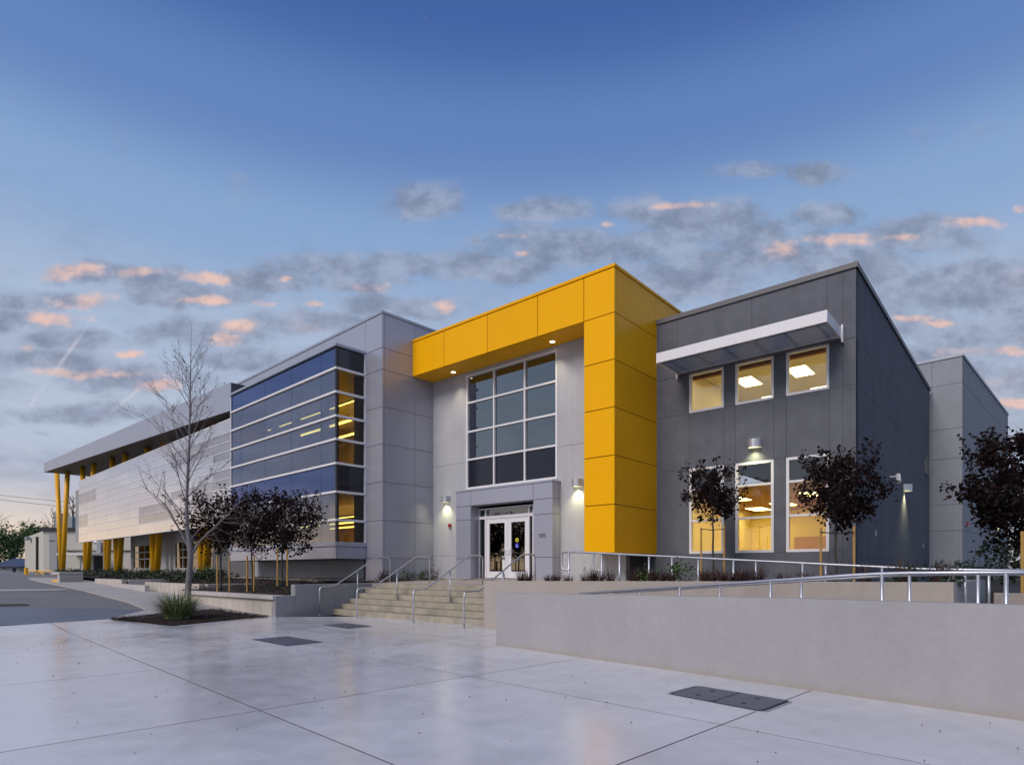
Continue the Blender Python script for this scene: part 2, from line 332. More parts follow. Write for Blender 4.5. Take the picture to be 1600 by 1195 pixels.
ROOT = {}
class MB:
    def __init__(s): s.v = []; s.f = []; s.m = []
    def add(s, vs, fs, mi=0):
        o = len(s.v); s.v += [tuple(v) for v in vs]; s.f += [tuple(i + o for i in f) for f in fs]; s.m += [mi] * len(fs); return s
    def hexa(s, c, mi=0):   # 8 corners: bottom 0-3, top 4-7
        return s.add(c, [(0, 3, 2, 1), (4, 5, 6, 7), (0, 1, 5, 4), (1, 2, 6, 5), (2, 3, 7, 6), (3, 0, 4, 7)], mi)
    def box(s, fr, s0, s1, z0, z1, n0, n1, mi=0):
        return s.hexa([fr.P(s0, z0, n1), fr.P(s1, z0, n1), fr.P(s1, z0, n0), fr.P(s0, z0, n0),
                       fr.P(s0, z1, n1), fr.P(s1, z1, n1), fr.P(s1, z1, n0), fr.P(s0, z1, n0)], mi)
    def prism(s, poly, z0, z1, mi=0):    # poly: list of (x,y) or (x,y,ztop)
        n = len(poly); zt = [p[2] if len(p) > 2 else z1 for p in poly]
        dz = (lambda i: zt[i] - (z1 - z0)) if len(poly[0]) > 2 else (lambda i: z0)
        vs = [(p[0], p[1], dz(i)) for i, p in enumerate(poly)] + [(p[0], p[1], zt[i]) for i, p in enumerate(poly)]
        fs = [tuple(range(n - 1, -1, -1)), tuple(range(n, 2 * n))] + [(i, (i + 1) % n, n + (i + 1) % n, n + i) for i in range(n)]
        return s.add(vs, fs, mi)
    def tube(s, pts, rad, seg=8, cap=True, mi=0):
        pts = [Vector(p) for p in pts]; n = len(pts); rr = rad if hasattr(rad, '__len__') else [rad] * n
        t0 = (pts[1] - pts[0]).normalized(); ref = Vector((0, 0, 1)) if abs(t0.z) < .9 else Vector((1, 0, 0))
        nx = t0.cross(ref).normalized(); vs = []
        for i in range(n):
            t = (pts[min(i + 1, n - 1)] - pts[max(i - 1, 0)])
            t = t.normalized() if t.length > 1e-9 else t0
            nx = (nx - t * nx.dot(t)); nx = nx.normalized() if nx.length > 1e-6 else t.orthogonal().normalized()
            ny = t.cross(nx)
            for k in range(seg):
                a = 2 * math.pi * k / seg; vs.append(pts[i] + (nx * math.cos(a) + ny * math.sin(a)) * rr[i])
        fs = [(i * seg + k, i * seg + (k + 1) % seg, (i + 1) * seg + (k + 1) % seg, (i + 1) * seg + k) for i in range(n - 1) for k in range(seg)]
        if cap: fs += [tuple(range(seg - 1, -1, -1)), tuple((n - 1) * seg + k for k in range(seg))]
        return s.add(vs, fs, mi)
    def build(s, name, mats, parent=None, bev=0.0, smooth=False, base=None):
        root = Vector((0, 0, 0))
        if parent is not None: root = ROOT[parent]
        elif base is not None: root = Vector(base)
        me = bpy.data.meshes.new(name)
        me.from_pydata([(v[0] - root.x, v[1] - root.y, v[2] - root.z) for v in s.v], [], s.f)
        for q in (mats if isinstance(mats, (list, tuple)) else [mats]): me.materials.append(MATS[q])
        if any(s.m): me.polygons.foreach_set('material_index', s.m)
        if bev:
            bm = bmesh.new(); bm.from_mesh(me)
            bmesh.ops.bevel(bm, geom=[e for e in bm.edges], offset=bev, segments=1, affect='EDGES', clamp_overlap=True)
            bm.to_mesh(me); bm.free()
        if smooth: me.polygons.foreach_set('use_smooth', [True] * len(me.polygons))
        me.update()
        o = bpy.data.objects.new(name, me); COL.objects.link(o)
        if parent is not None: o.parent = parent
        else: o.location = root
        ROOT[o] = root
        if name in ('branches', 'twigs', 'dry_leaves', 'crown', 'foliage', 'stems'): o['kind'] = 'stuff'
        return o
def thing(name, base, label, cat, group=None):
    o = bpy.data.objects.new(name, None); COL.objects.link(o); o.location = base; o.empty_display_size = .2
    ROOT[o] = Vector(base); return tag(o, label, cat, group)
def tag(o, label, cat, group=None):
    o['label'] = label; o['category'] = cat
    if group: o['group'] = group
    return o
def struct(o, kind='structure'): o['kind'] = kind; return o
def rounded(pts, r, k=5):
    pts = [Vector(p) for p in pts]; out = [pts[0]]
    for i in range(1, len(pts) - 1):
        a, b, c = pts[i - 1], pts[i], pts[i + 1]
        ra = min(r, (a - b).length * .45, (c - b).length * .45)
        p = b + (a - b).normalized() * ra; q = b + (c - b).normalized() * ra
        for j in range(k + 1):
            t = j / k; out.append(p * (1 - t) ** 2 + b * 2 * t * (1 - t) + q * t * t)
    out.append(pts[-1]); return out

# ------------------------------------------------------------------ plan of the place
A = 49.17; WG = 46.87
door_f = Frame(((762 - CX) / F * 22.4, 22.4), A)
portal = door_f.shift(0.459)
wall0 = portal.shift(-0.446)                       # light stucco entrance wall
yfr = wall0.shift(1.027)                           # face of the yellow frame
grey = yfr.shift(-2.606)                           # face of the dark grey block
Z_FLOOR = 1.083
_p = wall0.hit(677); _w = Frame((0, 0), WG); _t = along(_p, _w.b, 597)
blk = Frame((_p[0] + _w.b[0] * _t, _p[1] + _w.b[1] * _t), WG)           # origin = free corner of the panelled block
_p = blk.hit(571); _t = along(_p, _w.b, 525.5)
gbx = Frame((_p[0] + _w.b[0] * _t, _p[1] + _w.b[1] * _t), WG)           # origin = corner of the glass bay
CC = (-7.27, 18.09)                                # corner where the seat wall meets the stair side wall
ua = Frame((0, 0), A).u; ub = Frame((0, 0), A).b
def gz(x, y):
    d = -((x - CC[0]) * ua[0] + (y - CC[1]) * ua[1])
    if d <= 0: return 0.0
    d = d * d / (d + .4); return 1.25 * (1 - math.exp(-d / 28))
def gp(px, py):
    z = 0.0
    for _ in range(30):
        Y = (H - z) * F / max(py - CY, 1.0); X = (px - CX) / F * Y; z = .5 * z + .5 * gz(X, Y)
    return X, Y, z

# ------------------------------------------------------------------ ground, plaza, road
m = MB(); xs = [-1500, -600, -250, -120] + list(range(-80, 41, 4)) + [60, 120, 250, 600, 1500]
ys = [-1500, -400, -120, -40] + list(range(-12, 85, 4)) + [100, 140, 250, 600, 1500, 3500]
for y in ys:
    for x in xs: m.v.append((x, y, gz(x, y) - .35))
nx = len(xs)
for j in range(len(ys) - 1):
    for i in range(nx - 1): m.f.append((j * nx + i, j * nx + i + 1, (j + 1) * nx + i + 1, (j + 1) * nx + i)); m.m.append(0)
struct(m.build('ground', 'earth'))
# plaza: cast slabs between saw joints
PLZ = 44.6; pf_ = Frame(gp(403, 1107.8)[:2], PLZ)   # s along the left-vanishing joints, n towards the camera
def pl(px, py):
    p = np.array(gp(px, py)[:2]) - pf_.O; return float(np.dot(p, pf_.u)), float(-np.dot(p, pf_.b))
def clip(poly, p, q):       # keep the part of poly to the right of p -> q
    out = []; n = len(poly)
    sd = lambda a: (q[0] - p[0]) * (a[1] - p[1]) - (q[1] - p[1]) * (a[0] - p[0])
    for i in range(n):
        a, b = poly[i], poly[(i + 1) % n]; da, db = sd(a), sd(b)
        if da <= 0: out.append(a)
        if da * db < 0:
            t = da / (da - db); out.append((a[0] + (b[0] - a[0]) * t, a[1] + (b[1] - a[1]) * t))
    return out
def slab(poly, parent, matname, name='concrete_slab', th=.08, lift=0.0, bev=.0025):
    area = sum(poly[i][0] * poly[(i + 1) % len(poly)][1] - poly[(i + 1) % len(poly)][0] * poly[i][1] for i in range(len(poly))) / 2
    if abs(area) < .05: return
    if area < 0: poly = poly[::-1]
    cx_ = sum(p[0] for p in poly) / len(poly); cy_ = sum(p[1] for p in poly) / len(poly)
    m_ = MB().prism([(x, y, gz(x, y) + lift) for x, y in poly], -th, 0)
    R_ = max(math.hypot(p[0] - cx_, p[1] - cy_) for p in poly); e = .0075 * 1.41 / R_; dj = .0012 + random.uniform(0, .0004)
    m_.add([(x + (x - cx_) * e, y + (y - cy_) * e, gz(x, y) + lift - dj) for x, y in poly], [tuple(range(len(poly)))], 1)   # sealed joint round the slab
    return m_.build(name, [matname, 'joint'], parent)
plaza = struct(MB().prism([(-40, -12), (14, -12), (14, 4), (-40, 4)], -.3, -.085).build('plaza', 'joint'))
g0, g1, g2 = gp(0, 978), gp(172, 967), gp(420, 963.5)
gm = (g0[0] - 6 * (g1[0] - g0[0]), g0[1] - 6 * (g1[1] - g0[1]))
JW = .008
for i in range(-9, 7):
    for j in range(-4, 9):
        s0, s1 = .05 + 3.5 * i + JW, .05 + 3.5 * (i + 1) - JW; a0, a1 = -2.75 * (j + 1) + 16.5 + JW, -2.75 * j + 16.5 - JW
        poly = [pf_.P(s0, 0, a0)[:2], pf_.P(s1, 0, a0)[:2], pf_.P(s1, 0, a1)[:2], pf_.P(s0, 0, a1)[:2]]
        if max(p[1] for p in poly) < -9: continue
        for a, b in ((gm, g1), (g1, g2), (g2, (12, 19.5))):
            if len(poly) > 2: poly = clip(poly, a, b)
        if len(poly) > 2: slab(poly, plaza, 'concrete')
# side walk climbing to the left along the long wing
side_pairs = [((172, 967), (420, 963.5)), ((231, 953), (400, 950)), ((200, 940.5), (370, 938)), ((156, 929), (330, 926)), ((128, 922), (300, 920)), ((104, 916.5), (262, 914.5)),
              ((80, 911.8), (225, 910.5)), ((62, 908.4), (190, 907)), ((50, 905.5), (150, 904.6)), ((44, 903), (125, 902.2))]
walk = struct(MB().prism([gp(150, 960)[:2], gp(300, 960)[:2], gp(300, 925)[:2], gp(170, 925)[:2]], -.4, -.12).build('sidewalk', 'joint_grey'))
for (l0, r0), (l1, r1) in zip(side_pairs, side_pairs[1:]):
    pts = [np.array(gp(*q)[:2]) for q in (l0, r0, r1, l1)]
    for k in range(3):
        t0, t1 = k / 3 + .004, (k + 1) / 3 - .004
        slab([tuple(pts[0] * (1 - t0) + pts[1] * t0), tuple(pts[0] * (1 - t1) + pts[1] * t1), tuple(pts[3] * (1 - t1) + pts[2] * t1), tuple(pts[3] * (1 - t0) + pts[2] * t0)],
             walk, 'concrete_walk', th=.35, lift=.03)
# road on the left
def sheet(pts, name, matname, lift, nsub=10):
    m_ = MB(); a, b, c, d = [np.array(p[:2]) for p in pts]
    for j in range(nsub + 1):
        for i in range(nsub + 1):
            u, v = i / nsub, j / nsub; p = (a * (1 - u) + b * u) * (1 - v) + (d * (1 - u) + c * u) * v
            m_.v.append((p[0], p[1], gz(*p) + lift))
    k = nsub + 1
    for j in range(nsub):
        for i in range(nsub): m_.f.append((j * k + i, j * k + i + 1, (j + 1) * k + i + 1, (j + 1) * k + i)); m_.m.append(0)
    return struct(m_.build(name, matname))
sheet([(-75, 2), (-5, 12), (-26, 70), (-110, 75)], 'road', 'asphalt', -.03, 60)
sheet([gp(-400, 990), gp(200, 968), gp(240, 951), gp(-400, 944)], 'road_sky_sheen', 'asphalt_sky_sheen', -.022, 30)  # blue sheet standing in for sky mirrored in the wet road
sheet([gp(-300, 927), gp(95, 921), gp(110, 919), gp(-300, 922)], 'road_seam', 'concrete_walk', -.020, 6)
# shadow on the road, laid in as a dark sheet by the frame edge
sheet([gp(-80, 947), gp(48, 944.5), gp(40, 942), gp(-80, 943)], 'road_shadow', 'earth', -.014, 4)

# ------------------------------------------------------------------ the school building
SCH = thing('school_building', (*yfr.hit(958)[:2], 0.0), 'modern two storey building with yellow entrance frame, dark grey block and long glazed left wing', 'building')
def rects(fr, lst, parent, matname, name='wall_panel', t=.03, gap=.010, bev=.004, n=0.0):
    for (s0, s1, z0, z1) in lst:
        MB().box(fr, s0 + gap / 2, s1 - gap / 2, z0 + gap / 2, z1 - gap / 2, n - t, n).build(name, matname, parent, bev=bev)
def grid(ss, rows, skip=()):
    return [(ss[i], ss[i + 1], rows[j], rows[j + 1]) for j in range(len(rows) - 1) for i in range(len(ss) - 1) if (i, j) not in skip]
def backing(fr, cells, matname, name, n0=-.24, n1=-.018):
    m_ = MB()
    for (s0, s1, z0, z1) in cells: m_.box(fr, s0, s1, z0, z1, n0, n1)
    return m_.build(name, matname, SCH)
def window(fr, s0, s1, z0, z1, vs=(), hs=(), w=.06, n0=-.12, n1=.008, gl='glass_warm', fm='white_frame', name='window', special=None):
    m_ = MB()
    m_.box(fr, s0, s1, z0, z0 + w, n0, n1); m_.box(fr, s0, s1, z1 - w, z1, n0, n1)
    m_.box(fr, s0, s0 + w, z0 + w, z1 - w, n0, n1); m_.box(fr, s1 - w, s1, z0 + w, z1 - w, n0, n1)
    o = m_.build(name, fm, SCH)
    for v in vs: MB().box(fr, v - w * .4, v + w * .4, z0 + w, z1 - w, n0, n1 - .004).build('mullion', fm, o)
    for h in hs: MB().box(fr, s0 + w, s1 - w, h - w * .42, h + w * .42, n0, n1 - .007).build('transom', fm, o)
    S = [s0 + w * .5] + list(vs) + [s1 - w * .5]; Z = [z0 + w * .5] + list(hs) + [z1 - w * .5]
    for j in range(len(Z) - 1):
        for i in range(len(S) - 1):
            g = special(i, j) if special else gl
            nn = (n0 + n1) / 2; a = random.uniform(-.0012, .0012); b = random.uniform(-.0012, .0012)
            q = [fr.P(S[i], Z[j], nn + a), fr.P(S[i + 1], Z[j], nn - a), fr.P(S[i + 1], Z[j + 1], nn - a + b), fr.P(S[i], Z[j + 1], nn + a + b)]
            MB().add(q, [(0, 1, 2, 3)]).build('pane', g, o)
    return o

# --- dark grey block
gs = grey.s; gx0, gx1 = gs(1026) - .9, gs(1337.5)
WS = [(gs(1077), gs(1131)), (gs(1149), gs(1209)), (gs(1228.5), gs(1295.5))]
zl0, zl1 = grey.z(1295, 861), grey.z(1295, 707.5); zu0 = grey.z(1295, 607); zu1 = grey.z(1229, 550); zj = grey.z(1334, 528); ztop = 9.33; zb = .55
ss = [gx0, WS[0][0], WS[0][1], WS[1][0], WS[1][1], WS[2][0], WS[2][1], gs(1317), gx1]
rowsL = [zb, zl0, zl1, zu0, zu1, zj]
skip = {(1, 1), (3, 1), (5, 1), (1, 3), (3, 3), (5, 3)}
cells = grid(ss, rowsL, skip) + [(gx0, gx1, zj, ztop)]
gb_ = backing(grey, cells, 'joint_dark', 'grey_wall'); gb_['label'] = 'dark charcoal stucco front wall with six lit windows'
rects(grey, grid(ss, rowsL, skip) + grid([gx0, gs(1059), gs(1174.5), gs(1292.5), gs(1317), gx1], [zj, ztop]), gb_, 'stucco_dark', gap=.006, bev=.002)
gside = grey.side(gx1); GL = 14.6
sside = [.0] + [GL * k / 6 for k in range(1, 7)]
gsb = backing(gside, [(.04, GL, zb, ztop)], 'joint_dark', 'grey_side_wall', n0=-.235)
rects(gside, grid(sside, [zb, 1.75, zl1, zu0, zj, ztop]), gsb, 'stucco_side', gap=.006, bev=.002)
m = MB().box(grey, gx0, gx1 + .05, ztop, ztop + .14, -.45, .05); m.box(gside, .45, GL, ztop, ztop + .14, -.45, .05)
m.build('coping', 'coping_dark', SCH)
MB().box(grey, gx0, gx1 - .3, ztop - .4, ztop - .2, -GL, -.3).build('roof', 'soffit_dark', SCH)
for (a, b) in WS:
    h = zl1 - zl0
    window(grey, a, b, zl0, zl1, hs=[zl0 + h * .385, zl0 + h * .745], w=.075)
    window(grey, a, b, zu0, zu1, w=.065)
# rooms behind the grey block
def room(fr, s0, s1, z0, z1, n0, dep, wallm, ceilm, floorm='interior_tan'):
    m_ = MB(); m_.box(fr, s0, s1, z0, z1, n0 - dep - .1, n0 - dep); m_.box(fr, s0 - .1, s0, z0, z1, n0 - dep - .1, n0); m_.box(fr, s1, s1 + .1, z0, z1, n0 - dep - .1, n0)
    w_ = m_.build('interior_wall', wallm, SCH)
    MB().box(fr, s0, s1, z1, z1 + .1, n0 - dep, n0).build('ceiling', ceilm, SCH)
    MB().box(fr, s0, s1, z0 - .1, z0, n0 - dep, n0).build('floor', floorm, SCH)
    return w_
def troffer(fr, s, n, z, ls=1.2, ln=.6, em='troffer'):
    o = MB().box(fr, s - ls / 2 - .03, s + ls / 2 + .03, z - .02, z + .06, n - ln / 2 - .03, n + ln / 2 + .03).build('ceiling_light', 'white_frame', SCH)
    MB().box(fr, s - ls / 2, s + ls / 2, z - .032, z - .024, n - ln / 2, n + ln / 2).build('diffuser', em, o)
def area(fr, s, n, z, sx, sy, e, col, up=False):
    l = bpy.data.lights.new('room_light', 'AREA'); l.shape = 'RECTANGLE'; l.size = sx; l.size_y = sy; l.energy = e; l.color = col
    o = bpy.data.objects.new('room_light', l); COL.objects.link(o); p = fr.P(s, z, n)
    o.parent = SCH; o.location = Vector(p) - ROOT[SCH]; o.rotation_euler = (R(180) if up else 0, 0, R(fr.deg - 90))
    ROOT[o] = ROOT[SCH]; return o
ZC = zl0 + (zl1 - zl0) * .735
room(grey, gx0 + 1.05, gx1 - .3, 1.0, ZC, -.25, 8.0, 'interior_warm', 'interior_wood')
room(grey, gx0 + 1.05, gx1 - .3, 5.4, 8.35, -.25, 12.5, 'interior_tan', 'ceiling_tile')
for sx_ in (1.3, 3.1, 4.7):
    for nn in (-1.9, -4.6, -7.6): troffer(grey, gx0 + sx_ + .9, nn, 8.33, .62, 1.2, 'troffer_up')
for sx_, nn in ((1.9, -2.6), (4.3, -2.9), (2.6, -5.4), (4.9, -5.8), (1.3, -6.6)): troffer(grey, gx0 + sx_ + .6, nn, ZC - .02, .62, 1.2)
MB().box(grey, gx0 + 1.06, gx1 - .31, 7.55, 8.34, -.9, -.75).build('bulkhead', 'interior_wood', SCH)
# things seen through the lower windows
def room_item(s0, s1, z0, z1, n0, n1, name, mt): return MB().box(grey, s0, s1, z0, z1, n0, n1).build(name, mt, SCH)
room_item(WS[1][1] + .2, WS[1][1] + 1.1, 1.0, 3.1, -8.2, -8.13, 'interior_door', 'interior_wood')
room_item(WS[0][0] + .9, WS[0][0] + 2.3, 1.0, 2.7, -8.2, -7.7, 'bookcase', 'interior_wood')
room_item(WS[2][0] - .6, WS[2][1] + .1, 1.0, 1.7, -8.2, -7.5, 'counter', 'interior_tan')
room_item(WS[2][0] - .2, WS[2][0] + 1.1, 2.5, 3.7, -8.2, -8.12, 'whiteboard', 'white_paint')

# --- awning over the upper windows
ax0 = grey.s(1062); _p = grey.hit(1316.5); prj = -along(_p, grey.b, 1292.5); ax1 = grey.s(1316.5)
fa = grey.shift(prj); az0, az1 = fa.z(1292.5, 502.4), fa.z(1292.5, 483.6)
AW = MB().box(grey, ax0, ax1, az0, az1, prj - .05, prj)
AW.box(grey, ax1 - .05, ax1, az0, az1, .10, prj - .05); AW.box(grey, ax0, ax0 + .05, az0, az1, .10, prj - .05)
AW = AW.build('awning', 'white_frame', SCH, bev=.006); AW['label'] = 'white metal sunshade with slatted underside'
nsl = 36
for k in range(nsl):
    n_ = .14 + (prj - .24) * k / (nsl - 1)
    MB().box(grey, ax0 + .05, ax1 - .05, az0 + .06, az0 + .082, n_, n_ + .014).build('slat', 'slat_metal', AW)
for k in range(6):
    s_ = ax0 + .3 + (ax1 - ax0 - .6) * k / 5
    MB().box(grey, s_ - .02, s_ + .02, az0 + .17, az0 + .25, .1, prj - .06).build('rib', 'alu', AW)
MB().box(grey, ax0, ax1, az0 - .02, az0 + .14, .02, .10).build('wall_rail', 'coping_dark', AW)
for s_ in (ax0 - .03, ax1 + .02): MB().box(grey, s_ - .02, s_ + .02, az0 - .1, az1 + .06, .0, .16).build('bracket', 'white_frame', AW)

# --- yellow entrance frame
ys_ = yfr.s; yx0, yxc, yx1 = ys_(644), ys_(912), ys_(960); yt, ysf, yb = 10.24, 8.92, yfr.z(961.5, 863.2)
yD = 2.606 + 3.6
zc_ = [yb, yfr.z(914, 791), yfr.z(914, 717), yfr.z(913, 644.6), yfr.z(913, 572.8), ysf, yt]
YF = MB().box(yfr, yxc + .03, yx1 - .03, yb + .02, yt - .02, -yD, -.03)
YF.box(yfr, yx0 + .02, yxc + .02, ysf + .03, yt - .02, -1.4, -.03); YF = YF.build('yellow_frame', 'joint', SCH)
YF['label'] = 'glossy yellow metal panel frame around the entrance'
rects(yfr, grid([yxc, yx1], zc_), YF, 'yellow', 'frame_panel', t=.05, gap=.022, bev=.006)
rects(yfr, grid([yx0, ys_(693.6), ys_(761.4), ys_(840), yxc], [ysf, yt]), YF, 'yellow', 'frame_panel', t=.05, gap=.018, bev=.006)
ysd = yfr.side(yx1)
rects(ysd, grid([.0, .11, 2.56, yD], zc_), YF, 'yellow', 'frame_panel', t=.05, gap=.018, bev=.006)
# soffit panels and inner side
sfe = [yx0, ys_(693.6), ys_(761.4), ys_(840), yxc]
for i in range(4):
    MB().box(yfr, sfe[i] + .008, sfe[i + 1] - .008, ysf, ysf + .025, -1.30, -.06).build('soffit_panel', 'yellow', YF)
MB().box(yfr, yxc + .002, yxc + .028, yb + .02, ysf, -1.6, -.06).build('inner_panel', 'yellow', YF)
MB().box(yfr, yxc + .03, yx1 - .03, yb - .005, yb + .018, -2.55, -.03).build('underside_panel', 'yellow', YF)
m = MB().box(yfr, yx0 - .02, yx1 + .03, yt + .004, yt + .10, -.5, .03); m.box(ysd, .5, yD, yt + .004, yt + .10, -.5, .03)
m.box(yfr, yx0 - .02, yx0 + .4, yt + .004, yt + .10, -3, -.5); m.build('yellow_coping', 'yellow', SCH, bev=.008)
for px, py in ((708.3, 581), (863.1, 533.4)):
    k = (ysf - H) / ((CY - py) / F); p = Vector(((px - CX) / F * k, k, ysf))
    d = MB().tube([p + Vector((0, 0, .03)), p + Vector((0, 0, -.012))], .105, 20).build('downlight', 'white_frame', SCH)
    MB().tube([p + Vector((0, 0, -.013)), p + Vector((0, 0, -.019))], .085, 20).build('lens', 'lamp_down', d)
    l = bpy.data.lights.new('downlight_beam', 'SPOT'); l.energy = 34; l.color = (1, .86, .62); l.spot_size = R(85); l.spot_blend = .8; l.shadow_soft_size = .07
    lo = bpy.data.objects.new('downlight_beam', l); COL.objects.link(lo); lo.parent = SCH; lo.location = p + Vector((0, 0, -.04)) - ROOT[SCH]; ROOT[lo] = ROOT[SCH]

# --- entrance wall of light stucco with the big window and the portal
w0 = wall0.s; cx0, cx1 = w0(728.5), w0(871); cz1, cz0 = wall0.z(729, 587), wall0.z(728.5, 765)
wx0, wx1 = w0(677) - .6, w0(912) + 1.55
px0, px1 = portal.s(712.4), portal.s(863); pi0, pi1 = portal.s(735.5), portal.s(833); pzt, pzh = portal.z(712.4, 769.8), portal.z(736.8, 789.9)
vm = [w0(771.5), w0(819.5)]; hm = [wall0.z(729, 718.8), wall0.z(729, 675.4), wall0.z(729, 630.4)]
zjw = [.7, 1.95, wall0.z(728, 722), 9.2]
# wall around the big window: left, right, below
cl = [(wx0, cx0, .7, 9.2), (cx1, wx1, .7, 9.2), (cx0, cx1, cz1, 9.2), (cx0, cx1, pzt - .1, cz0), (cx0, pi0, .7, pzt - .1), (pi1, cx1, .7, pzt - .1)]
ew = backing(wall0, cl, 'joint_grey', 'entrance_wall'); ew['label'] = 'light grey stucco wall around the entrance'
rects(wall0, [(wx0, cx0, zjw[j], zjw[j + 1]) for j in range(3)] + [(cx1, wx1, zjw[j], zjw[j + 1]) for j in range(3)] + [(cx0, cx1, cz1, 9.2), (cx0, cx1, pzt - .1, cz0), (cx0, pi0, .7, pzt - .1), (pi1, cx1, .7, pzt - .1)],
      ew, 'stucco_light', gap=.008)
bw = window(wall0, cx0, cx1, cz0, cz1, vs=vm, hs=hm, w=.075, n0=-.14, n1=.012, special=lambda i, j: 'spandrel_dark' if j == 0 else 'glass_entry')
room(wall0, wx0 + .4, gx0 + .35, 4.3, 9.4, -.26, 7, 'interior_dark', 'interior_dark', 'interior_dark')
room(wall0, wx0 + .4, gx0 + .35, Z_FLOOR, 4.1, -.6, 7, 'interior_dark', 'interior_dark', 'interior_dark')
# portal
pzb = 1.05
PO = MB().box(portal, px0 + .02, pi0 - .02, pzb, pzt - .02, -.44, -.02); PO.box(portal, pi1 + .02, px1 - .02, pzb, pzt - .02, -.44, -.02)
PO.box(portal, pi0 - .02, pi1 + .02, pzh + .02, pzt - .02, -.44, -.02); PO = PO.build('portal', 'joint', SCH); PO['label'] = 'projecting panelled door surround'
zq = [pzb, portal.z(712, 872.8), portal.z(712, 813.5), pzh, pzt]
rects(portal, grid([px0, pi0], zq), PO, 'metal_panel', 'portal_panel', t=.05, gap=.014)
rects(portal, grid([pi1, px1], zq), PO, 'metal_panel', 'portal_panel', t=.05, gap=.014)
rects(portal, grid([pi0, pi1], [pzh, pzt]), PO, 'metal_panel', 'portal_panel', t=.05, gap=.014)
psd = portal.side(px1)
rects(psd, grid([.0, .15, .446], zq), PO, 'metal_panel', 'portal_panel', t=.05, gap=.010)
prv = Frame(portal.P(pi0, 0, 0), A + 90)
for j in range(3):
    MB().box(portal, pi0 - .018, pi0, zq[j] + .006, zq[j + 1] - .006, -.45, -.052).build('reveal_panel', 'metal_panel', PO)
    MB().box(portal, pi1, pi1 + .018, zq[j] + .006, zq[j + 1] - .006, -.45, -.052).build('reveal_panel', 'metal_panel', PO)
MB().box(portal, pi0, pi1, pzh, pzh + .018, -.45, -.052).build('soffit_panel', 'metal_panel', PO)
MB().box(portal, px0 - .02, px1 + .02, pzt + .003, pzt + .06, -.44, .02).build('portal_cap', 'fascia_metal', SCH, bev=.005)
for a, b in ((px0 - .01, pi0 + .01), (pi1 - .01, px1 + .01)): MB().box(portal, a, b, .8, pzb - .004, -.44, .012).build('plinth', 'concrete_tan', SCH, bev=.008)
# door frame, leaves and transom
ds = door_f.s; dx = [ds(749.5), ds(758), ds(763), ds(793.5), ds(824.5), ds(829), ds(833.5)]
dzb, dzt = Z_FLOOR + .01, door_f.z(762, 811); dtt = min(door_f.z(762, 794), pzh - .01)
m = MB(); fw = .05
m.box(door_f, dx[0] - .14, dx[0], dzb, dtt, -.10, .02); m.box(door_f, dx[5] + .10, dx[6] + .25, dzb, dtt, -.10, .02)
m.box(door_f, dx[1], dx[1] + .06, dzb, dtt - .05, -.10, .02); m.box(door_f, dx[4] + .03, dx[4] + .09, dzb, dtt - .05, -.10, .02)
m.box(door_f, dx[0] + .001, dx[5] + .099, dtt - .05, dtt, -.10, .018); m.box(door_f, dx[0] + .001, dx[5] + .099, dzt + .005, dzt + .115, -.10, .022)
DF = m.build('door_frame', 'white_frame', SCH)
def pane(fr, s0, s1, z0, z1, n, gl, par, name='pane'): return MB().add([fr.P(s0, z0, n), fr.P(s1, z0, n), fr.P(s1, z1, n), fr.P(s0, z1, n)], [(0, 1, 2, 3)]).build(name, gl, par)
pane(door_f, dx[0], dx[1] + .01, dzb, dzt, -.04, 'glass_dim', DF); pane(door_f, dx[4] + .08, dx[5] + .11, dzb, dzt, -.04, 'glass_dim', DF)
pane(door_f, dx[1] + .06, dx[4] + .03, dzt + .11, dtt - .045, -.04, 'glass_door', DF); pane(door_f, dx[0], dx[1], dzt + .11, dtt - .045, -.04, 'glass_dim', DF)
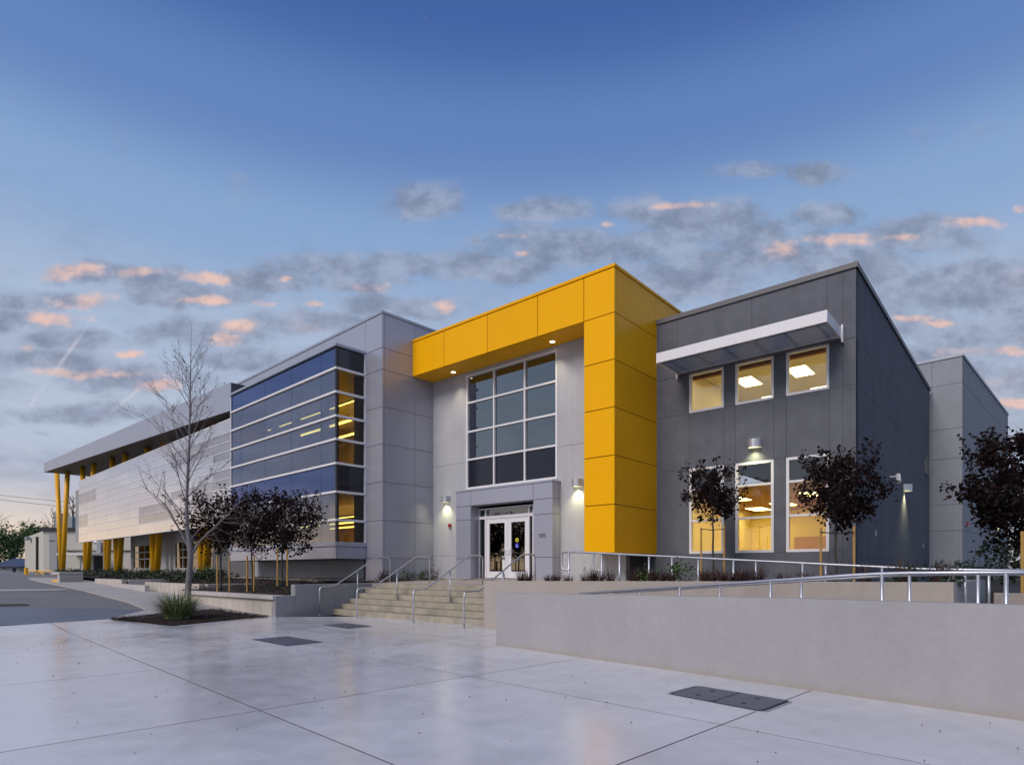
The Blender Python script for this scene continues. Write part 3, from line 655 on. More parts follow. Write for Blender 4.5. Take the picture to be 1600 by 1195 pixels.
for k in (0, 1):
    a, b = (dx[1] + .065, dx[3] - .006) if k == 0 else (dx[3] + .006, dx[4] + .025)
    st = .15; m = MB(); z0, z1 = dzb + .01, dzt - .005
    m.box(door_f, a, a + st, z0, z1, -.05, .0); m.box(door_f, b - st, b, z0, z1, -.05, .0)
    m.box(door_f, a + st, b - st, z0, z0 + .24, -.05, .0); m.box(door_f, a + st, b - st, z1 - .16, z1, -.05, .0)
    L = m.build('door', 'white_frame', SCH); L['label'] = 'white glazed door leaf with yellow and blue stickers' if k else 'white glazed door leaf with white kick strip'
    pane(door_f, a + st, b - st, z0 + .24, z1 - .16, -.025, 'glass_door', L)
    MB().box(door_f, a + .12, b - .12, z0 + .86, z0 + .93, -.09, -.055).build('push_bar', 'alu', L)
    hs_ = b - .07 if k == 0 else a + .07
    MB().tube([door_f.P(hs_, z0 + .99, .0), door_f.P(hs_, z0 + .99, .06), door_f.P(hs_ + (.11 if k else -.11), z0 + .99, .065)], .013, 8).build('handle', 'galv', L)
    MB().tube([door_f.P(hs_, z0 + .86, -.01), door_f.P(hs_, z0 + .86, .02)], .03, 12).build('lock', 'galv', L)
    if k == 0:
        MB().box(door_f, b - .23, b - .11, z0 + .02, z0 + .80, .004, .03).build('kick_strip', 'white_paint', L)
        MB().box(door_f, b - .225, b - .115, z0 + .66, z0 + .78, .031, .036).build('strip_label', 'plate', L)
        MB().box(door_f, b - .225, b - .115, z0 + .02, z0 + .13, .031, .036).build('strip_label', 'plate', L)
    else:
        c = (a + st + .26); zz = z0 + 1.36
        d = MB().add([door_f.P(c + .075 * math.cos(t * .2618), zz + .075 * math.sin(t * .2618), -.018) for t in range(24)], [tuple(range(24))]).build('round_sticker', 'decal_yellow', L)
        MB().box(door_f, c - .032, c + .032, zz - .02, zz + .02, -.0175, -.0168).build('print', 'ink', d)
        q = MB().add([door_f.P(c + x, zz - .20 + y, -.018) for x, y in ((-.078, -.078), (.078, -.078), (.078, .078), (-.078, .078))], [(0, 1, 2, 3)]).build('access_sticker', 'decal_blue', L)
        w = MB(); zc2 = zz - .20
        w.tube([door_f.P(c - .005 + .034 * math.cos(t), zc2 - .022 + .034 * math.sin(t), -.0165) for t in [R(100 + 20 * i) for i in range(13)]], .006, 5)
        w.tube([door_f.P(c - .012, zc2 + .045, -.0165), door_f.P(c - .008, zc2 - .005, -.0165), door_f.P(c + .025, zc2 - .008, -.0165), door_f.P(c + .042, zc2 - .05, -.0165)], .006, 5)
        w.tube([door_f.P(c - .012, zc2 + .052, -.017), door_f.P(c - .012, zc2 + .052, -.016)], .011, 10)
        w.build('wheelchair_symbol', 'decal_white', q)
# room number plate with digits on the portal
sg = portal.s(847.5); zg = portal.z(847.5, 836)
NP = MB().box(portal, sg - .15, sg + .15, zg - .075, zg + .075, .004, .016).build('number_plate', 'metal_panel', SCH)
SEG = {'0': 'abcdef', '5': 'acdfg', '2': 'abdeg'}
def digit(m_, ch, s0, z0, w, h, t):
    for q in SEG[ch]:
        bx = {'a': (0, w, h - t, h), 'd': (0, w, 0, t), 'g': (0, w, h / 2 - t / 2, h / 2 + t / 2), 'b': (w - t, w, h / 2, h), 'c': (w - t, w, 0, h / 2), 'f': (0, t, h / 2, h), 'e': (0, t, 0, h / 2)}[q]
        m_.box(portal, s0 + bx[0], s0 + bx[1], z0 + bx[2], z0 + bx[3], .0165, .019 + .0002 * ord(q) % .001)
m = MB()
for k, ch in enumerate('505'): digit(m, ch, sg - .125 + k * .09, zg - .05, .07, .10, .018)
m.build('lettering', 'ink', NP)

# --- panelled block left of the entrance
bz = [.85, blk.z(593, 872), blk.z(593, 813), blk.z(596, 752.4), blk.z(596, 693), blk.z(596, 635), blk.z(596, 576.7), blk.z(596, 542.8), 10.95]
bsd = blk.side(0.0); bl = 2.45
BK = MB().box(blk, -60, -.03, 9.70, 10.93, -.6, -.03); BK.box(blk, blk.s(571) - .15, -.03, .85, 9.72, -.6, -.03); BK.box(bsd, .05, bl + 4.0, .85, 10.93, -.6, -.03)
BK.v = BK.v; BK = MB(); BK.box(blk, blk.s(571) - .15, -.03, .85, 10.93, -.6, -.03); BK.box(bsd, .6, bl + 4.0, .85, 10.93, -.6, -.03)
BK.box(blk, blk.s(345), blk.s(571) - .15, 9.60, 10.93, -.6, -.03)
BK = BK.build('panelled_block', 'joint', SCH); BK['label'] = 'lavender grey metal panelled corner block'
rects(blk, grid([blk.s(571), 0.0], bz), BK, 'metal_panel', t=.05, gap=.016)
rects(bsd, grid([0.0, .13, 1.52, bl], bz) + [(bl, bl + 3.8, 8.9, bz[-1])], BK, 'metal_panel', t=.05, gap=.014)
pe = [blk.s(345), blk.s(406), blk.s(480.6), blk.s(571)]
rects(blk, grid(pe, [9.62, 10.95]), BK, 'metal_panel', t=.05, gap=.014)
m = MB().box(blk, blk.s(345), .03, 10.955, 11.05, -.5, .03); m.box(bsd, .5, bl + 3.8, 10.955, 11.05, -.5, .03); m.build('block_coping', 'fascia_metal', SCH)
# lower wall beneath the glass bay with tan plinth
lw0 = blk.s(396); zpl = 1.03
LWn = -.05
lw = backing(blk, [(blk.s(330), blk.s(571), zpl, 2.5)], 'joint_grey', 'base_wall', n0=-.3, n1=LWn - .02)
rects(blk, grid([blk.s(396), blk.s(448), blk.s(500), blk.s(571) - .01], [zpl + .03, 2.45]), lw, 'stucco_light', gap=.014, n=LWn)
MB().box(blk, blk.s(330), .04, .6, zpl, -.28, .05).build('plinth', 'concrete_tan', SCH, bev=.01)

# --- glass bay
gz_ = [gbx.z(524, y) for y in (848, 812, 768, 723.6, 686, 649.5, 612, 575, 541)]
ge = [gbx.s(361), gbx.s(376), gbx.s(412.8), gbx.s(454), gbx.s(500.7), -.05]
GB = MB()
for z in gz_[1:-1]: GB.box(gbx, ge[0], .03, z - .042, z + .042, -.10, .045); GB.box(gbx.side(0), .10, 1.23, z - .042, z + .042, -.10, .035)
GB = GB.build('bay_frame', 'white_frame', SCH, bev=.006); GB['label'] = 'white horizontal bars of the blue glass bay'
MB().box(gbx, -.12, -.02, gz_[0], gz_[-1], -.12, -.02).build('corner_post', 'black_frame', GB)
MB().box(gbx, ge[0] - .05, ge[0], gz_[0], gz_[-1], -.12, .02).build('edge_post', 'white_frame', GB)
for j in range(8):
    for i in range(5):
        sp_ = j in (3 - 1, 7)
        q = .0015; a = random.uniform(-q, q); b = random.uniform(-q, q)
        z0, z1 = gz_[j] + .05, gz_[j + 1] - .05
        P4 = [gbx.P(ge[i] + .008, z0, -.03 + a), gbx.P(ge[i + 1] - .008, z0, -.03 - a), gbx.P(ge[i + 1] - .008, z1, -.03 - a + b), gbx.P(ge[i] + .008, z1, -.03 + a + b)]
        MB().add(P4, [(0, 1, 2, 3)]).build('pane', 'spandrel' if sp_ else 'glass_blue', GB)
gsd = gbx.side(0.0)
for j in range(8):
    sp_ = j in (2, 7); z0, z1 = gz_[j] + .05, gz_[j + 1] - .05
    pane(gsd, .02, 1.20, z0, z1, -.03, 'spandrel_dark' if sp_ else 'glass_side', GB)
for i in range(1, 5):   # slim joints of the glazing
    MB().box(gbx, ge[i] - .012, ge[i] + .012, gz_[0], gz_[-1], -.075, -.036).build('glazing_joint', 'spandrel_dark', GB)
MB().box(gsd, 1.0, 1.2, gz_[0], gz_[-1], -.4, -.05).build('side_post', 'black_frame', GB)
MB().box(gsd, 1.205, 1.262, gz_[0] - .1, gz_[-1], -.08, .03).build('edge_post', 'white_frame', GB)
MB().box(gbx, ge[0] - .08, .05, gz_[-1], gz_[-1] + .10, -1.3, .06).build('bay_cap', 'fascia_metal', SCH, bev=.006)
zs0, zs1 = gbx.z(524, 872.5), gz_[0]
SH = MB().box(gbx, ge[0] - .02, .04, zs0, zs1 + .03, -1.27, .04).build('bay_sill', 'joint', SCH)
rects(gbx, [(a, b, zs0 - .004, zs1 - .13) for a, b in zip([ge[0] - .02, gbx.s(430), gbx.s(480), -.06], [gbx.s(430), gbx.s(480), -.06, .05])], SH, 'metal_panel', 'sill_panel', n=.06, t=.03)
rects(gsd, [(-.06, .0, zs0 - .004, zs1 - .13), (.0, 1.25, zs0 - .004, zs1 - .13)], SH, 'metal_panel', 'sill_panel', n=.065, t=.03)
MB().box(gbx, ge[0] - .03, .10, zs1 - .125, zs1 + .04, -1.26, .10).build('sill_cap', 'fascia_metal', SH, bev=.008)
MB().box(gbx, ge[0] - .01, .02, zs0 - .012, zs0 - .002, -1.26, .03).build('sill_underside', 'soffit_dark', SH)
# rooms behind the glass
gw0, gw1 = ge[0] + .05, -.14
for (z0, z1, hot) in ((gz_[0], 4.25, 1), (5.30, 8.85, 1)):
    m = MB(); m.box(gbx, gw0 - 4, gw1 + 1.0, z0, z1, -6.1, -6.0); m.box(gbx, gw0 - .1, gw0, z0, z1, -6, -.6)
    m.build('interior_wall', 'interior_amber', SCH)
    MB().box(gbx, gw0, gw1, z1, z1 + .1, -6, -.14).build('ceiling', 'interior_tan', SCH); MB().box(gbx, gw0, gw1, z0 - .1, z0, -6, -.14).build('floor', 'interior_wood', SCH)
    for s_ in (gw1 - 2.2, gw1 - 4.6, gw1 - 6.6): MB().box(gbx, s_ - .14, s_ + .14, z0, z1, -1.0, -.75).build('interior_column', 'interior_tan', SCH)
    MB().box(gbx, gw0 + .2, gw1 - .2, z0 + .85, z0 + .9, -.62, -.58).build('guard_rail', 'alu', SCH)
    for nn in (-1.4, -3.0, -4.6):  # deep strips added with wide lenses, out of sight, to brighten the side panes
        o = MB().box(gbx, gw0 + .8, gw1 - .15, z1 - .72, z1 - .66, nn - .05, nn + .05).build('strip_fixture', 'white_frame', SCH)
        MB().box(gbx, gw0 + .82, gw1 - .17, z1 - .735, z1 - .722, nn - (.03 if nn > -2 else .10), nn + (.03 if nn > -2 else .10)).build('strip_lens', 'strip_light', o)
m = MB(); m.box(gbx, gw0 - .1, gw1, 4.40, 5.18, -6, -.14); m.box(gbx, gw0 - .1, gw1, 8.97, 9.5, -6, -.14); m.build('floor_slab', 'interior_dark', SCH)
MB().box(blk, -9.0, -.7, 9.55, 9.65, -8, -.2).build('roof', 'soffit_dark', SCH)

# --- perforated screen and canopy on the long wing
scf = gbx; zS0, zS1 = 3.66, 8.58
cols_px = [123, 137, 150, 168, 186, 203, 217, 241, 268, 300, 333, 360]
rowz = [3.66, 4.29, 4.83, 5.35, 5.80, 6.24, 6.68, 7.10, 7.55, 7.99, 8.58]
SC = MB(); se = [scf.s(p) for p in cols_px]
for s_ in se[::2]: SC.box(scf, s_ - .05, s_ + .05, zS0, zS1, -.20, -.05)
for z in (3.8, 5.6, 7.4, 8.45): SC.box(scf, se[0], se[-1], z - .04, z + .04, -.14, -.045)
SC = SC.build('metal_screen', 'alu', SCH); SC['label'] = 'pale perforated metal screen over the long wing'
openc = {(0, 6), (0, 7), (1, 6), (1, 7), (0, 2), (0, 3), (8, 7), (8, 8), (9, 7), (9, 8), (10, 6), (10, 7), (10, 8), (10, 3), (10, 4), (9, 3), (8, 3), (7, 1), (7, 2), (8, 1), (6, 1), (6, 2), (9, 2), (10, 1)}
for i in range(len(se) - 1):
    for j in range(len(rowz) - 1):
        g = .004
        MB().box(scf, se[i] + g, se[i + 1] - g, rowz[j] + g * .7, rowz[j + 1] - g * .7, -.03, 0).build('screen_panel', 'screen_open' if (i, j) in openc else 'screen_solid', SC)
for z in rowz[1:-1]: MB().box(scf, se[0], se[-1], z - .014, z + .014, .002, .02).build('seam', 'white_frame', SC)
MB().box(scf, se[0], se[-1], zS0 - .05, zS0 - .003, -.20, .01).build('screen_edge', 'white_frame', SC)
MB().box(scf, se[0], se[-1], zS1 + .003, zS1 + .05, -.20, .01).build('screen_edge', 'white_frame', SC)
# walls of the wing behind the screen
low = blk.shift(-.9); upw = blk.shift(-.5)
sL = low.s(204)
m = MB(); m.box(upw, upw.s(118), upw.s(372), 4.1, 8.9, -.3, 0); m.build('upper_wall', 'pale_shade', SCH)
for k in range(11):
    a = upw.s(135) + (upw.s(365) - upw.s(135)) * k / 11
    for z0 in (4.6, 6.7):
        window(upw, a, a + 2.0, z0, z0 + 1.0, vs=[a + 1.0], w=.06, n0=.005, n1=.05, gl='glass_dim', fm='black_frame')
wz0, wz1 = 1.45, 3.25
lwp = [(208, 235), (273, 312), (326, 353), (361, 372), (377, 386)]
cells = []; prev = sL
for a, b in lwp:
    cells.append((prev, low.s(a), .8, 4.2)); cells.append((low.s(a), low.s(b), .8, wz0)); cells.append((low.s(a), low.s(b), wz1, 4.2)); prev = low.s(b)
cells.append((prev, low.s(400) + .3, .8, 4.2))
lwb = backing(low, cells, 'joint_grey', 'lower_wall'); lwb['label'] = 'pale lower wall with narrow windows under the screen'
rects(low, cells, lwb, 'stucco_light', gap=.012)
for a, b in lwp:
    s0, s1 = low.s(a), low.s(b); n = 3 if b - a > 20 else 1
    window(low, s0, s1, wz0, wz1, vs=[s0 + (s1 - s0) * k / n for k in range(1, n)], hs=[wz0 + .75, wz1 - .55] if n > 1 else [], w=.07, gl='glass_dim', fm='pale_wall')
for px in (247, 261):
    s_ = low.s(px)
    v = MB().box(low, s_ - .28, s_ + .28, .95, 1.5, .005, .03).build('vent', 'pale_wall', SCH)
    for k in range(5): MB().box(low, s_ - .23, s_ + .23, 1.0 + k * .1, 1.04 + k * .1, .031, .045).build('louvre', 'pale_shade', v)
MB().box(low, sL, sL + .2, .8, 4.2, -8, -.24).build('end_wall', 'stucco_light', SCH)
room(low, sL + .3, low.s(400), 1.0, 4.0, -.3, 5, 'interior_dark', 'interior_dark', 'interior_dark')
# canopy
ct = [(406, 577), (68.4, 723.2)]; cb = [(406, 626), (68.4, 737.6)]
CP = MB(); pts = []
NS = 9
for k in range(NS):
    px = 68.4 + (406 - 68.4) * 0
    pass
def cpt(px, top):
    (xa, ya), (xb, yb_) = (ct if top else cb); t = (px - xa) / (xb - xa); return scf.hit(px, ya + (yb_ - ya) * t)
edge = [68.4, 90, 117, 148, 186, 231, 284, 360.6]
CV = MB()
for a, b in ((68.4, 360.5),):
    p0t, p1t, p0b, p1b = cpt(a, 1), cpt(b, 1), cpt(a, 0), cpt(b, 0)
    bv = np.array([scf.b[0], scf.b[1]])
    def bk(p, d, z=None): return (p[0] + bv[0] * d, p[1] + bv[1] * d, p[2] if z is None else z)
    CV.hexa([bk(p0b, .03), bk(p1b, .03), bk(p1b, 5.5), bk(p0b, 5.5), bk(p0t, .03, p0t[2] - .02), bk(p1t, .03, p1t[2] - .02), bk(p1t, 5.5, p1t[2] - .02), bk(p0t, 5.5, p0t[2] - .02)])
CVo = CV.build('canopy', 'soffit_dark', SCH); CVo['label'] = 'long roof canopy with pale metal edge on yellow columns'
for a, b in zip(edge, edge[1:]):
    if a >= 360: continue
    e = .06; T0, T1, B0, B1 = cpt(a + e, 1), cpt(b - e, 1), cpt(a + e, 0), cpt(b - e, 0)
    MB().hexa([B0, B1, bk(B1, .026), bk(B0, .026), T0, T1, bk(T1, .026), bk(T0, .026)]).build('fascia_panel', 'fascia_metal', CVo)
T0, B0 = cpt(68.4, 1), cpt(68.4, 0)
for k in range(3):
    a, b = .03 + k * 1.8, .03 + (k + 1) * 1.8
    q = lambda p, d, o: tuple(np.array(bk(p, d)) - np.array([scf.u[0], scf.u[1], 0]) * o)
    MB().hexa([q(B0, a, .03), q(B0, b - .02, .03), q(B0, b - .02, .002), q(B0, a, .002), q(T0, a, .03), q(T0, b - .02, .03), q(T0, b - .02, .002), q(T0, a, .002)]).build('fascia_panel', 'fascia_metal', CVo)
# V columns
vf = gbx.shift(-1.3); vf2 = gbx.shift(-4.6)
def vcol(fr, pb, yb_, l, yl, r, yr):
    for px, py in ((l, yl), (r, yr)):
        b = fr.hit(pb + (px - pb) * .12, yb_ - 1); t = fr.hit(px, py); zt = t[2]
        MB().tube([b, t], .205, 16).build('column', 'yellow_paint', SCH, smooth=True)
vcol(vf, 97, 898, 88.8, 733, 106, 729); vcol(vf, 135.8, 896, 128.5, 722, 147.6, 714); vcol(vf2, 167.3, 896, 160.5, 718, 177, 712)
vcol(vf, 184.6, 897.5, 175, 706, 197, 698); vcol(vf, 243, 901, 230, 684, 258, 674); vcol(vf, 318.7, 902, 303, 656, 338, 645)

# ------------------------------------------------------------------ entrance stairs, landing and walls
stf = Frame(gp(520.5, 958.6), A); sR = stf.s(756.5); RZ, TR = .158, .30
ST = thing('concrete_stairs', stf.P(sR / 2, 0, 0), 'wide flight of six worn tan concrete steps up to the entrance', 'stairs')
for k in range(6):
    n0 = -k * TR
    st = MB().box(stf, 0.004, sR + .25, (RZ * k - .03) if k == 0 else RZ * k + .0005, RZ * (k + 1), -1.5 - .36, n0).build('step', 'stair', ST, bev=.010)
    for q in (.045, .065, .085): MB().box(stf, .05, sR - .02, RZ * (k + 1) + .0005, RZ * (k + 1) + .003, n0 - q - .008, n0 - q).build('nosing_groove', 'joint_grey', st)
ZL = RZ * 6
def lz(n): return ZL + (Z_FLOOR - ZL) * min(1, max(0, (-n - 1.5) / 4.0))
dn = float(np.dot(door_f.O - stf.O, stf.b)) + .4
m = MB()
for k in range(8):
    a, b = 1.86 + (dn - 1.86) * k / 8, 1.86 + (dn - 1.86) * (k + 1) / 8
    q = [stf.P(-.0, lz(-a), -a), stf.P(sR + 3.2, lz(-a), -a), stf.P(sR + 3.2, lz(-b), -b), stf.P(-.0, lz(-b), -b)]
    m.hexa([(x, y, z - .25) for x, y, z in q] + q)
struct(m.build('entrance_landing', 'concrete_tan'))
# side wall on the left of the stairs
na = float(-np.dot(np.array(gp(420, 963.2)[:2]) - stf.O, stf.b)); nb_ = na - .62
SW = MB().box(stf, -.24, 0, -.05, .955, -3.4, nb_); SW.box(stf, -.24, 0, -.05, .63, nb_, na)
tag(SW.build('stair_side_wall', 'concrete_grey', base=stf.P(-.12, 0, .5), bev=.012), 'blotchy grey concrete wall stepping down beside the left handrail of the stairs', 'wall')
# seat wall of blocks with a cap
swf = Frame(stf.P(-.02, 0, na - .03), A); sl_ = swf.s(290)
SEAT = thing('seat_wall', swf.P(sl_ / 2, 0, 0), 'low cream block seat wall with overhanging cap left of the stairs', 'wall')
nblk = 14; w_ = -sl_ / nblk
for k in range(nblk):
    a = sl_ + w_ * k; p = swf.P(a + w_ / 2, 0, 0); zg_ = gz(p[0], p[1]) - .03
    MB().box(swf, a + .006, a + w_ - .006, zg_, .515, -.22, 0).build('block', 'block', SEAT, bev=.008)
    MB().box(swf, a + .005, a + w_ - .005, .517, .64, -.30, .10).build('cap_block', 'cap', SEAT, bev=.012)
def planter(px0, px1, yb_, ytop, label, n):
    p = gp(px0, yb_); fr = Frame(p[:2], WG); s1 = fr.s(px1); zt = fr.z(px0, ytop) + .04
    T = thing('planter_wall', fr.P(s1 / 2, p[2], 0), label, 'wall', 'low block planter walls along the wing')
    for k in range(n):
        a, b = s1 * k / n, s1 * (k + 1) / n; q = fr.P(a, 0, 0); zb_ = gz(q[0], q[1]) - .1
        MB().box(fr, a + .016, b - .016, zb_, zt, -.22, 0).build('block', 'block', T, bev=.012)
    MB().box(fr, .02, s1 - .02, zb_, zt - .03, -.20, -.02).build('core', 'joint', T)
    MB().box(fr, s1 - .25, s1 - .012, zb_, zt - .004, -2.2, -.305).build('end_return', 'cap', T, bev=.01)
    return fr, s1, zt
planter(226, 311, 921, 910.2, 'cream block planter wall just left of the bare tree trunk', 6)
planter(148, 190, 911.2, 904.8, 'small far cream block planter wall under the long wing', 4)
p = gp(176, 916.5); fr = Frame(p[:2], WG)
tag(MB().box(fr, 0, fr.s(226), p[2] - .2, p[2] + .16, -.2, 0).build('kerb', 'cap', base=p, bev=.01), 'low concrete kerb between the two block planter walls', 'kerb')
# planting bed on the left
def bed(name, pts, matname='mulch', n=14, bump=.05):
    m_ = MB(); a, b, c, d = [np.array(p, float) for p in pts]
    for j in range(n + 1):
        for i in range(n + 1):
            u, v = i / n, j / n; p = (a * (1 - u) + b * u) * (1 - v) + (d * (1 - u) + c * u) * v
            e = bump * random.uniform(-1, 1) if 0 < i < n and 0 < j < n else 0
            m_.v.append((p[0], p[1], p[2] + e))
    k = n + 1
    for j in range(n):
        for i in range(n): m_.f.append((j * k + i, j * k + i + 1, (j + 1) * k + i + 1, (j + 1) * k + i)); m_.m.append(0)
    return struct(m_.build(name, matname, smooth=True))
bed('planting_bed', [swf.P(sl_ - 1, .62, -.2), stf.P(-.2, .60, na - .2), stf.P(-.2, .95, -3.6), blk.P(blk.s(330), .98, .04)])
bed('planting_bed', [stf.P(-.5, .95, -1.6), stf.P(1.2, .97, -3.3), stf.P(3.0, 1.05, -4.6), blk.P(.2, 1.06, -2.4)], n=10, bump=.03)
bed('planting_bed', [stf.P(-.5, .95, -1.2), stf.P(1.4, .97, -3.3), blk.P(.1, 1.02, -1.4), blk.P(-4.5, .95, .06)], n=10, bump=.03)
fp = gp(226, 921); bed('planting_bed', [(*gp(110, 906)[:2], 1.0), (*gp(330, 926)[:2], .66), low.P(low.s(400), .98, .3), low.P(low.s(90), 1.12, .3)], n=18, bump=.05)

# ------------------------------------------------------------------ ramp walls on the right
r2 = Frame(gp(775, 1007.5), 41.7)
sa, sb, sc_ = 0.0, r2.s(1240), r2.s(1700) + 3.5
m = MB()
for a, za, b, zb_ in ((0, .974, sb, 1.062), (sb, 1.062, sc_, 1.09)):
    m.add([r2.P(a, -.05, 0), r2.P(b, -.05, 0), r2.P(b, -.05, -.2), r2.P(a, -.05, -.2), r2.P(a, za, 0), r2.P(b, zb_, 0), r2.P(b, zb_, -.2), r2.P(a, za, -.2)],
          [(4, 5, 6, 7), (0, 1, 5, 4), (2, 3, 7, 6)] + ([(3, 0, 4, 7)] if a == 0 else [(1, 2, 6, 5)]))
bmv = m.build('ramp_wall', 'concrete_wall', base=r2.P(2, 0, 0))
tag(bmv, 'long smooth grey concrete wall nearest the camera on the right', 'wall')
r1 = Frame(gp(756.3, 981.8), 45.5); q1 = r1.s(1490); qm = r1.s(1122)
m = MB()
for a, za, b, zb_ in ((0, 1.135, qm, 1.205), (qm, 1.205, q1, 1.235)):
    m.add([r1.P(a, -.05, 0), r1.P(b, -.05, 0), r1.P(b, -.05, -.22), r1.P(a, -.05, -.22), r1.P(a, za, 0), r1.P(b, zb_, 0), r1.P(b, zb_, -.22), r1.P(a, za, -.22)],
          [(4, 5, 6, 7), (0, 1, 5, 4), (2, 3, 7, 6)] + ([(3, 0, 4, 7)] if a == 0 else [(1, 2, 6, 5)]))
tag(m.build('ramp_wall', 'concrete_tan', base=r1.P(2, 0, 0)), 'tan concrete retaining wall with plants along its top, right of the stairs', 'wall')
rs = r1.side(q1); le = rs.s(1540) if rs.s(1540) > 0 else 1.5
tag(MB().box(rs, .23, max(.6, min(le, 3.0)), -.05, 1.235, -.22, 0).build('return_wall', 'concrete_grey', base=rs.P(.5, 0, 0)), 'short bluish grey return at the right end of the tan wall', 'wall')
lowf = Frame(((1553 - CX) / F * 9.6, 9.6), 45.5)
tag(MB().box(lowf, 0, 5, -.05, lowf.z(1553, 926), -.2, 0).build('low_wall', 'concrete_tan', base=lowf.P(1, 0, 0)), 'low tan concrete wall at the right edge behind the ramp rails', 'wall')
lof2 = Frame(((1577 - CX) / F * 13.5, 13.5), 45.5)
LW2 = thing('block_wall', lof2.P(1, 0, 0), 'grey block wall behind the large purple tree at the right edge', 'wall')
for k in range(4):
    for j in range(8): MB().box(lof2, j * .8 + .006 + (.4 if k % 2 else 0), j * .8 + .794 + (.4 if k % 2 else 0), .3 + k * .245, .54 + k * .245, -.2, 0).build('block', 'concrete_wall', LW2, bev=.006)
# ramps between the walls, beds behind
m = MB(); m.hexa([r2.P(-.2, -.06, -.22), r2.P(sc_, -.06, -.22), r2.P(sc_, -.06, -1.8), r2.P(-.2, -.06, -1.8), r2.P(-.2, .015, -.22), r2.P(sc_, .48, -.22), r2.P(sc_, .48, -1.8), r2.P(-.2, .015, -1.8)])
struct(m.build('ramp', 'concrete_walk'))
bed('planting_bed', [r1.P(.1, 1.07, -.2), r1.P(q1 - .1, 1.14, -.2), r1.P(q1 - .1, 1.10, -.62), r1.P(.1, 1.06, -.62)], n=8, bump=.02)
m = MB(); m.hexa([r1.P(.2, -.1, -.62), r1.P(q1 + 3, -.1, -.62), r1.P(q1 + 3, -.1, -1.85), r1.P(.2, -.1, -1.85), r1.P(.2, 1.02, -.62), r1.P(q1 + 3, .50, -.62), r1.P(q1 + 3, .50, -1.85), r1.P(.2, 1.02, -1.85)])
struct(m.build('upper_ramp', 'concrete_walk'))
bed('planting_bed', [r1.P(1.2, 1.0, -1.86), r1.P(q1 + 6, .72, -1.86), grey.P(gx1 + 12, .85, 2), grey.P(gx0 - 1.5, .97, .2)], n=16, bump=.04)
bed('planting_bed', [grey.P(gx1 - .2, .80, 2), grey.P(gx1 + 16, .80, 2), grey.P(gx1 + 16, .85, -26), grey.P(gx1 - .2, .85, -26)], n=10, bump=.02)

m = MB().prism([r2.P(sc_ - 1.6, 0, -.21)[:2], r2.P(sc_, 0, -.21)[:2], r1.P(q1 + 3.0, 0, -1.84)[:2], r1.P(q1 + 1.2, 0, -1.84)[:2]], -.1, .505); struct(m.build('ramp_landing', 'concrete_walk'))
m = MB().prism([r1.P(q1 + .3, 0, -1.9)[:2], r1.P(q1 + 6, 0, -1.9)[:2], grey.P(gx1 + 16, 0, 2)[:2], grey.P(gx1 + 16, 0, -26)[:2], grey.P(gx1 + .1, 0, -26)[:2], grey.P(gx1 + .1, 0, .1)[:2]], -.4, .66); struct(m.build('terrace', 'concrete_tan'))

# ------------------------------------------------------------------ right-hand rear block
_p = Frame(grey.P(gx1, 0, 0), A + 90).P(GL, 0, 0)
fdeg = 44.6
kd = grey.side(gx1).hit(1452)[1] + .25
ffr = Frame(((1452 - CX) / F * kd, kd), fdeg); fc = ffr.s(1503.6); ft = ffr.z(1503.6, 556); fs_ = ffr.side(fc); fl = fs_.s(1575)
fz = [.72, ffr.z(1503.6, 828), ffr.z(1503.6, 787), ffr.z(1503.6, 714), ffr.z(1503.6, 667), ffr.z(1503.6, 597), ft]
FB = MB().box(ffr, -1.5, fc - .02, .72, ft - .01, -1.2, -.02); FB.box(fs_, .02, fl, 1.35, ft - .01, -1.2, -.02); FB = FB.build('rear_block', 'joint_grey', SCH); FB['label'] = 'plain blue grey stucco block at the far right'
rects(ffr, grid([-1.5, ffr.s(1456), fc], fz), FB, 'stucco_far', gap=.012); fz2 = [1.55] + fz[1:]
rects(fs_, grid([0, fl / 2, fl], fz2), FB, 'stucco_far', gap=.012)
m = MB().box(ffr, -1.5, fc + .04, ft + .003, ft + .12, -1, .04); m.box(fs_, 1, fl, ft + .003, ft + .12, -1, .04); m.build('coping', 'fascia_metal', SCH)
MB().box(fs_, -.6, fl, .7, 1.5, -1.6, -.7).build('underside', 'soffit_dark', SCH)
# louvre on the grey side wall, small boxes
lvs = gside.s(1447); lv = MB().box(gside, lvs - .5, lvs + .5, gside.z(1447, 742), gside.z(1447, 720), .002, .03).build('louvre_vent', 'coping_dark', SCH)
for k in range(6): MB().box(gside, lvs - .45, lvs + .45, gside.z(1447, 742) + .08 + k * .13, gside.z(1447, 742) + .13 + k * .13, .031, .05).build('louvre', 'pale_shade', lv)
for px, py in ((1368, 833), (1442, 852)):
    s_ = gside.s(px); z_ = gside.z(px, py); MB().box(gside, s_ - .07, s_ + .07, z_ - .09, z_ + .09, .003, .03).build('outlet_box', 'pale_shade', SCH)

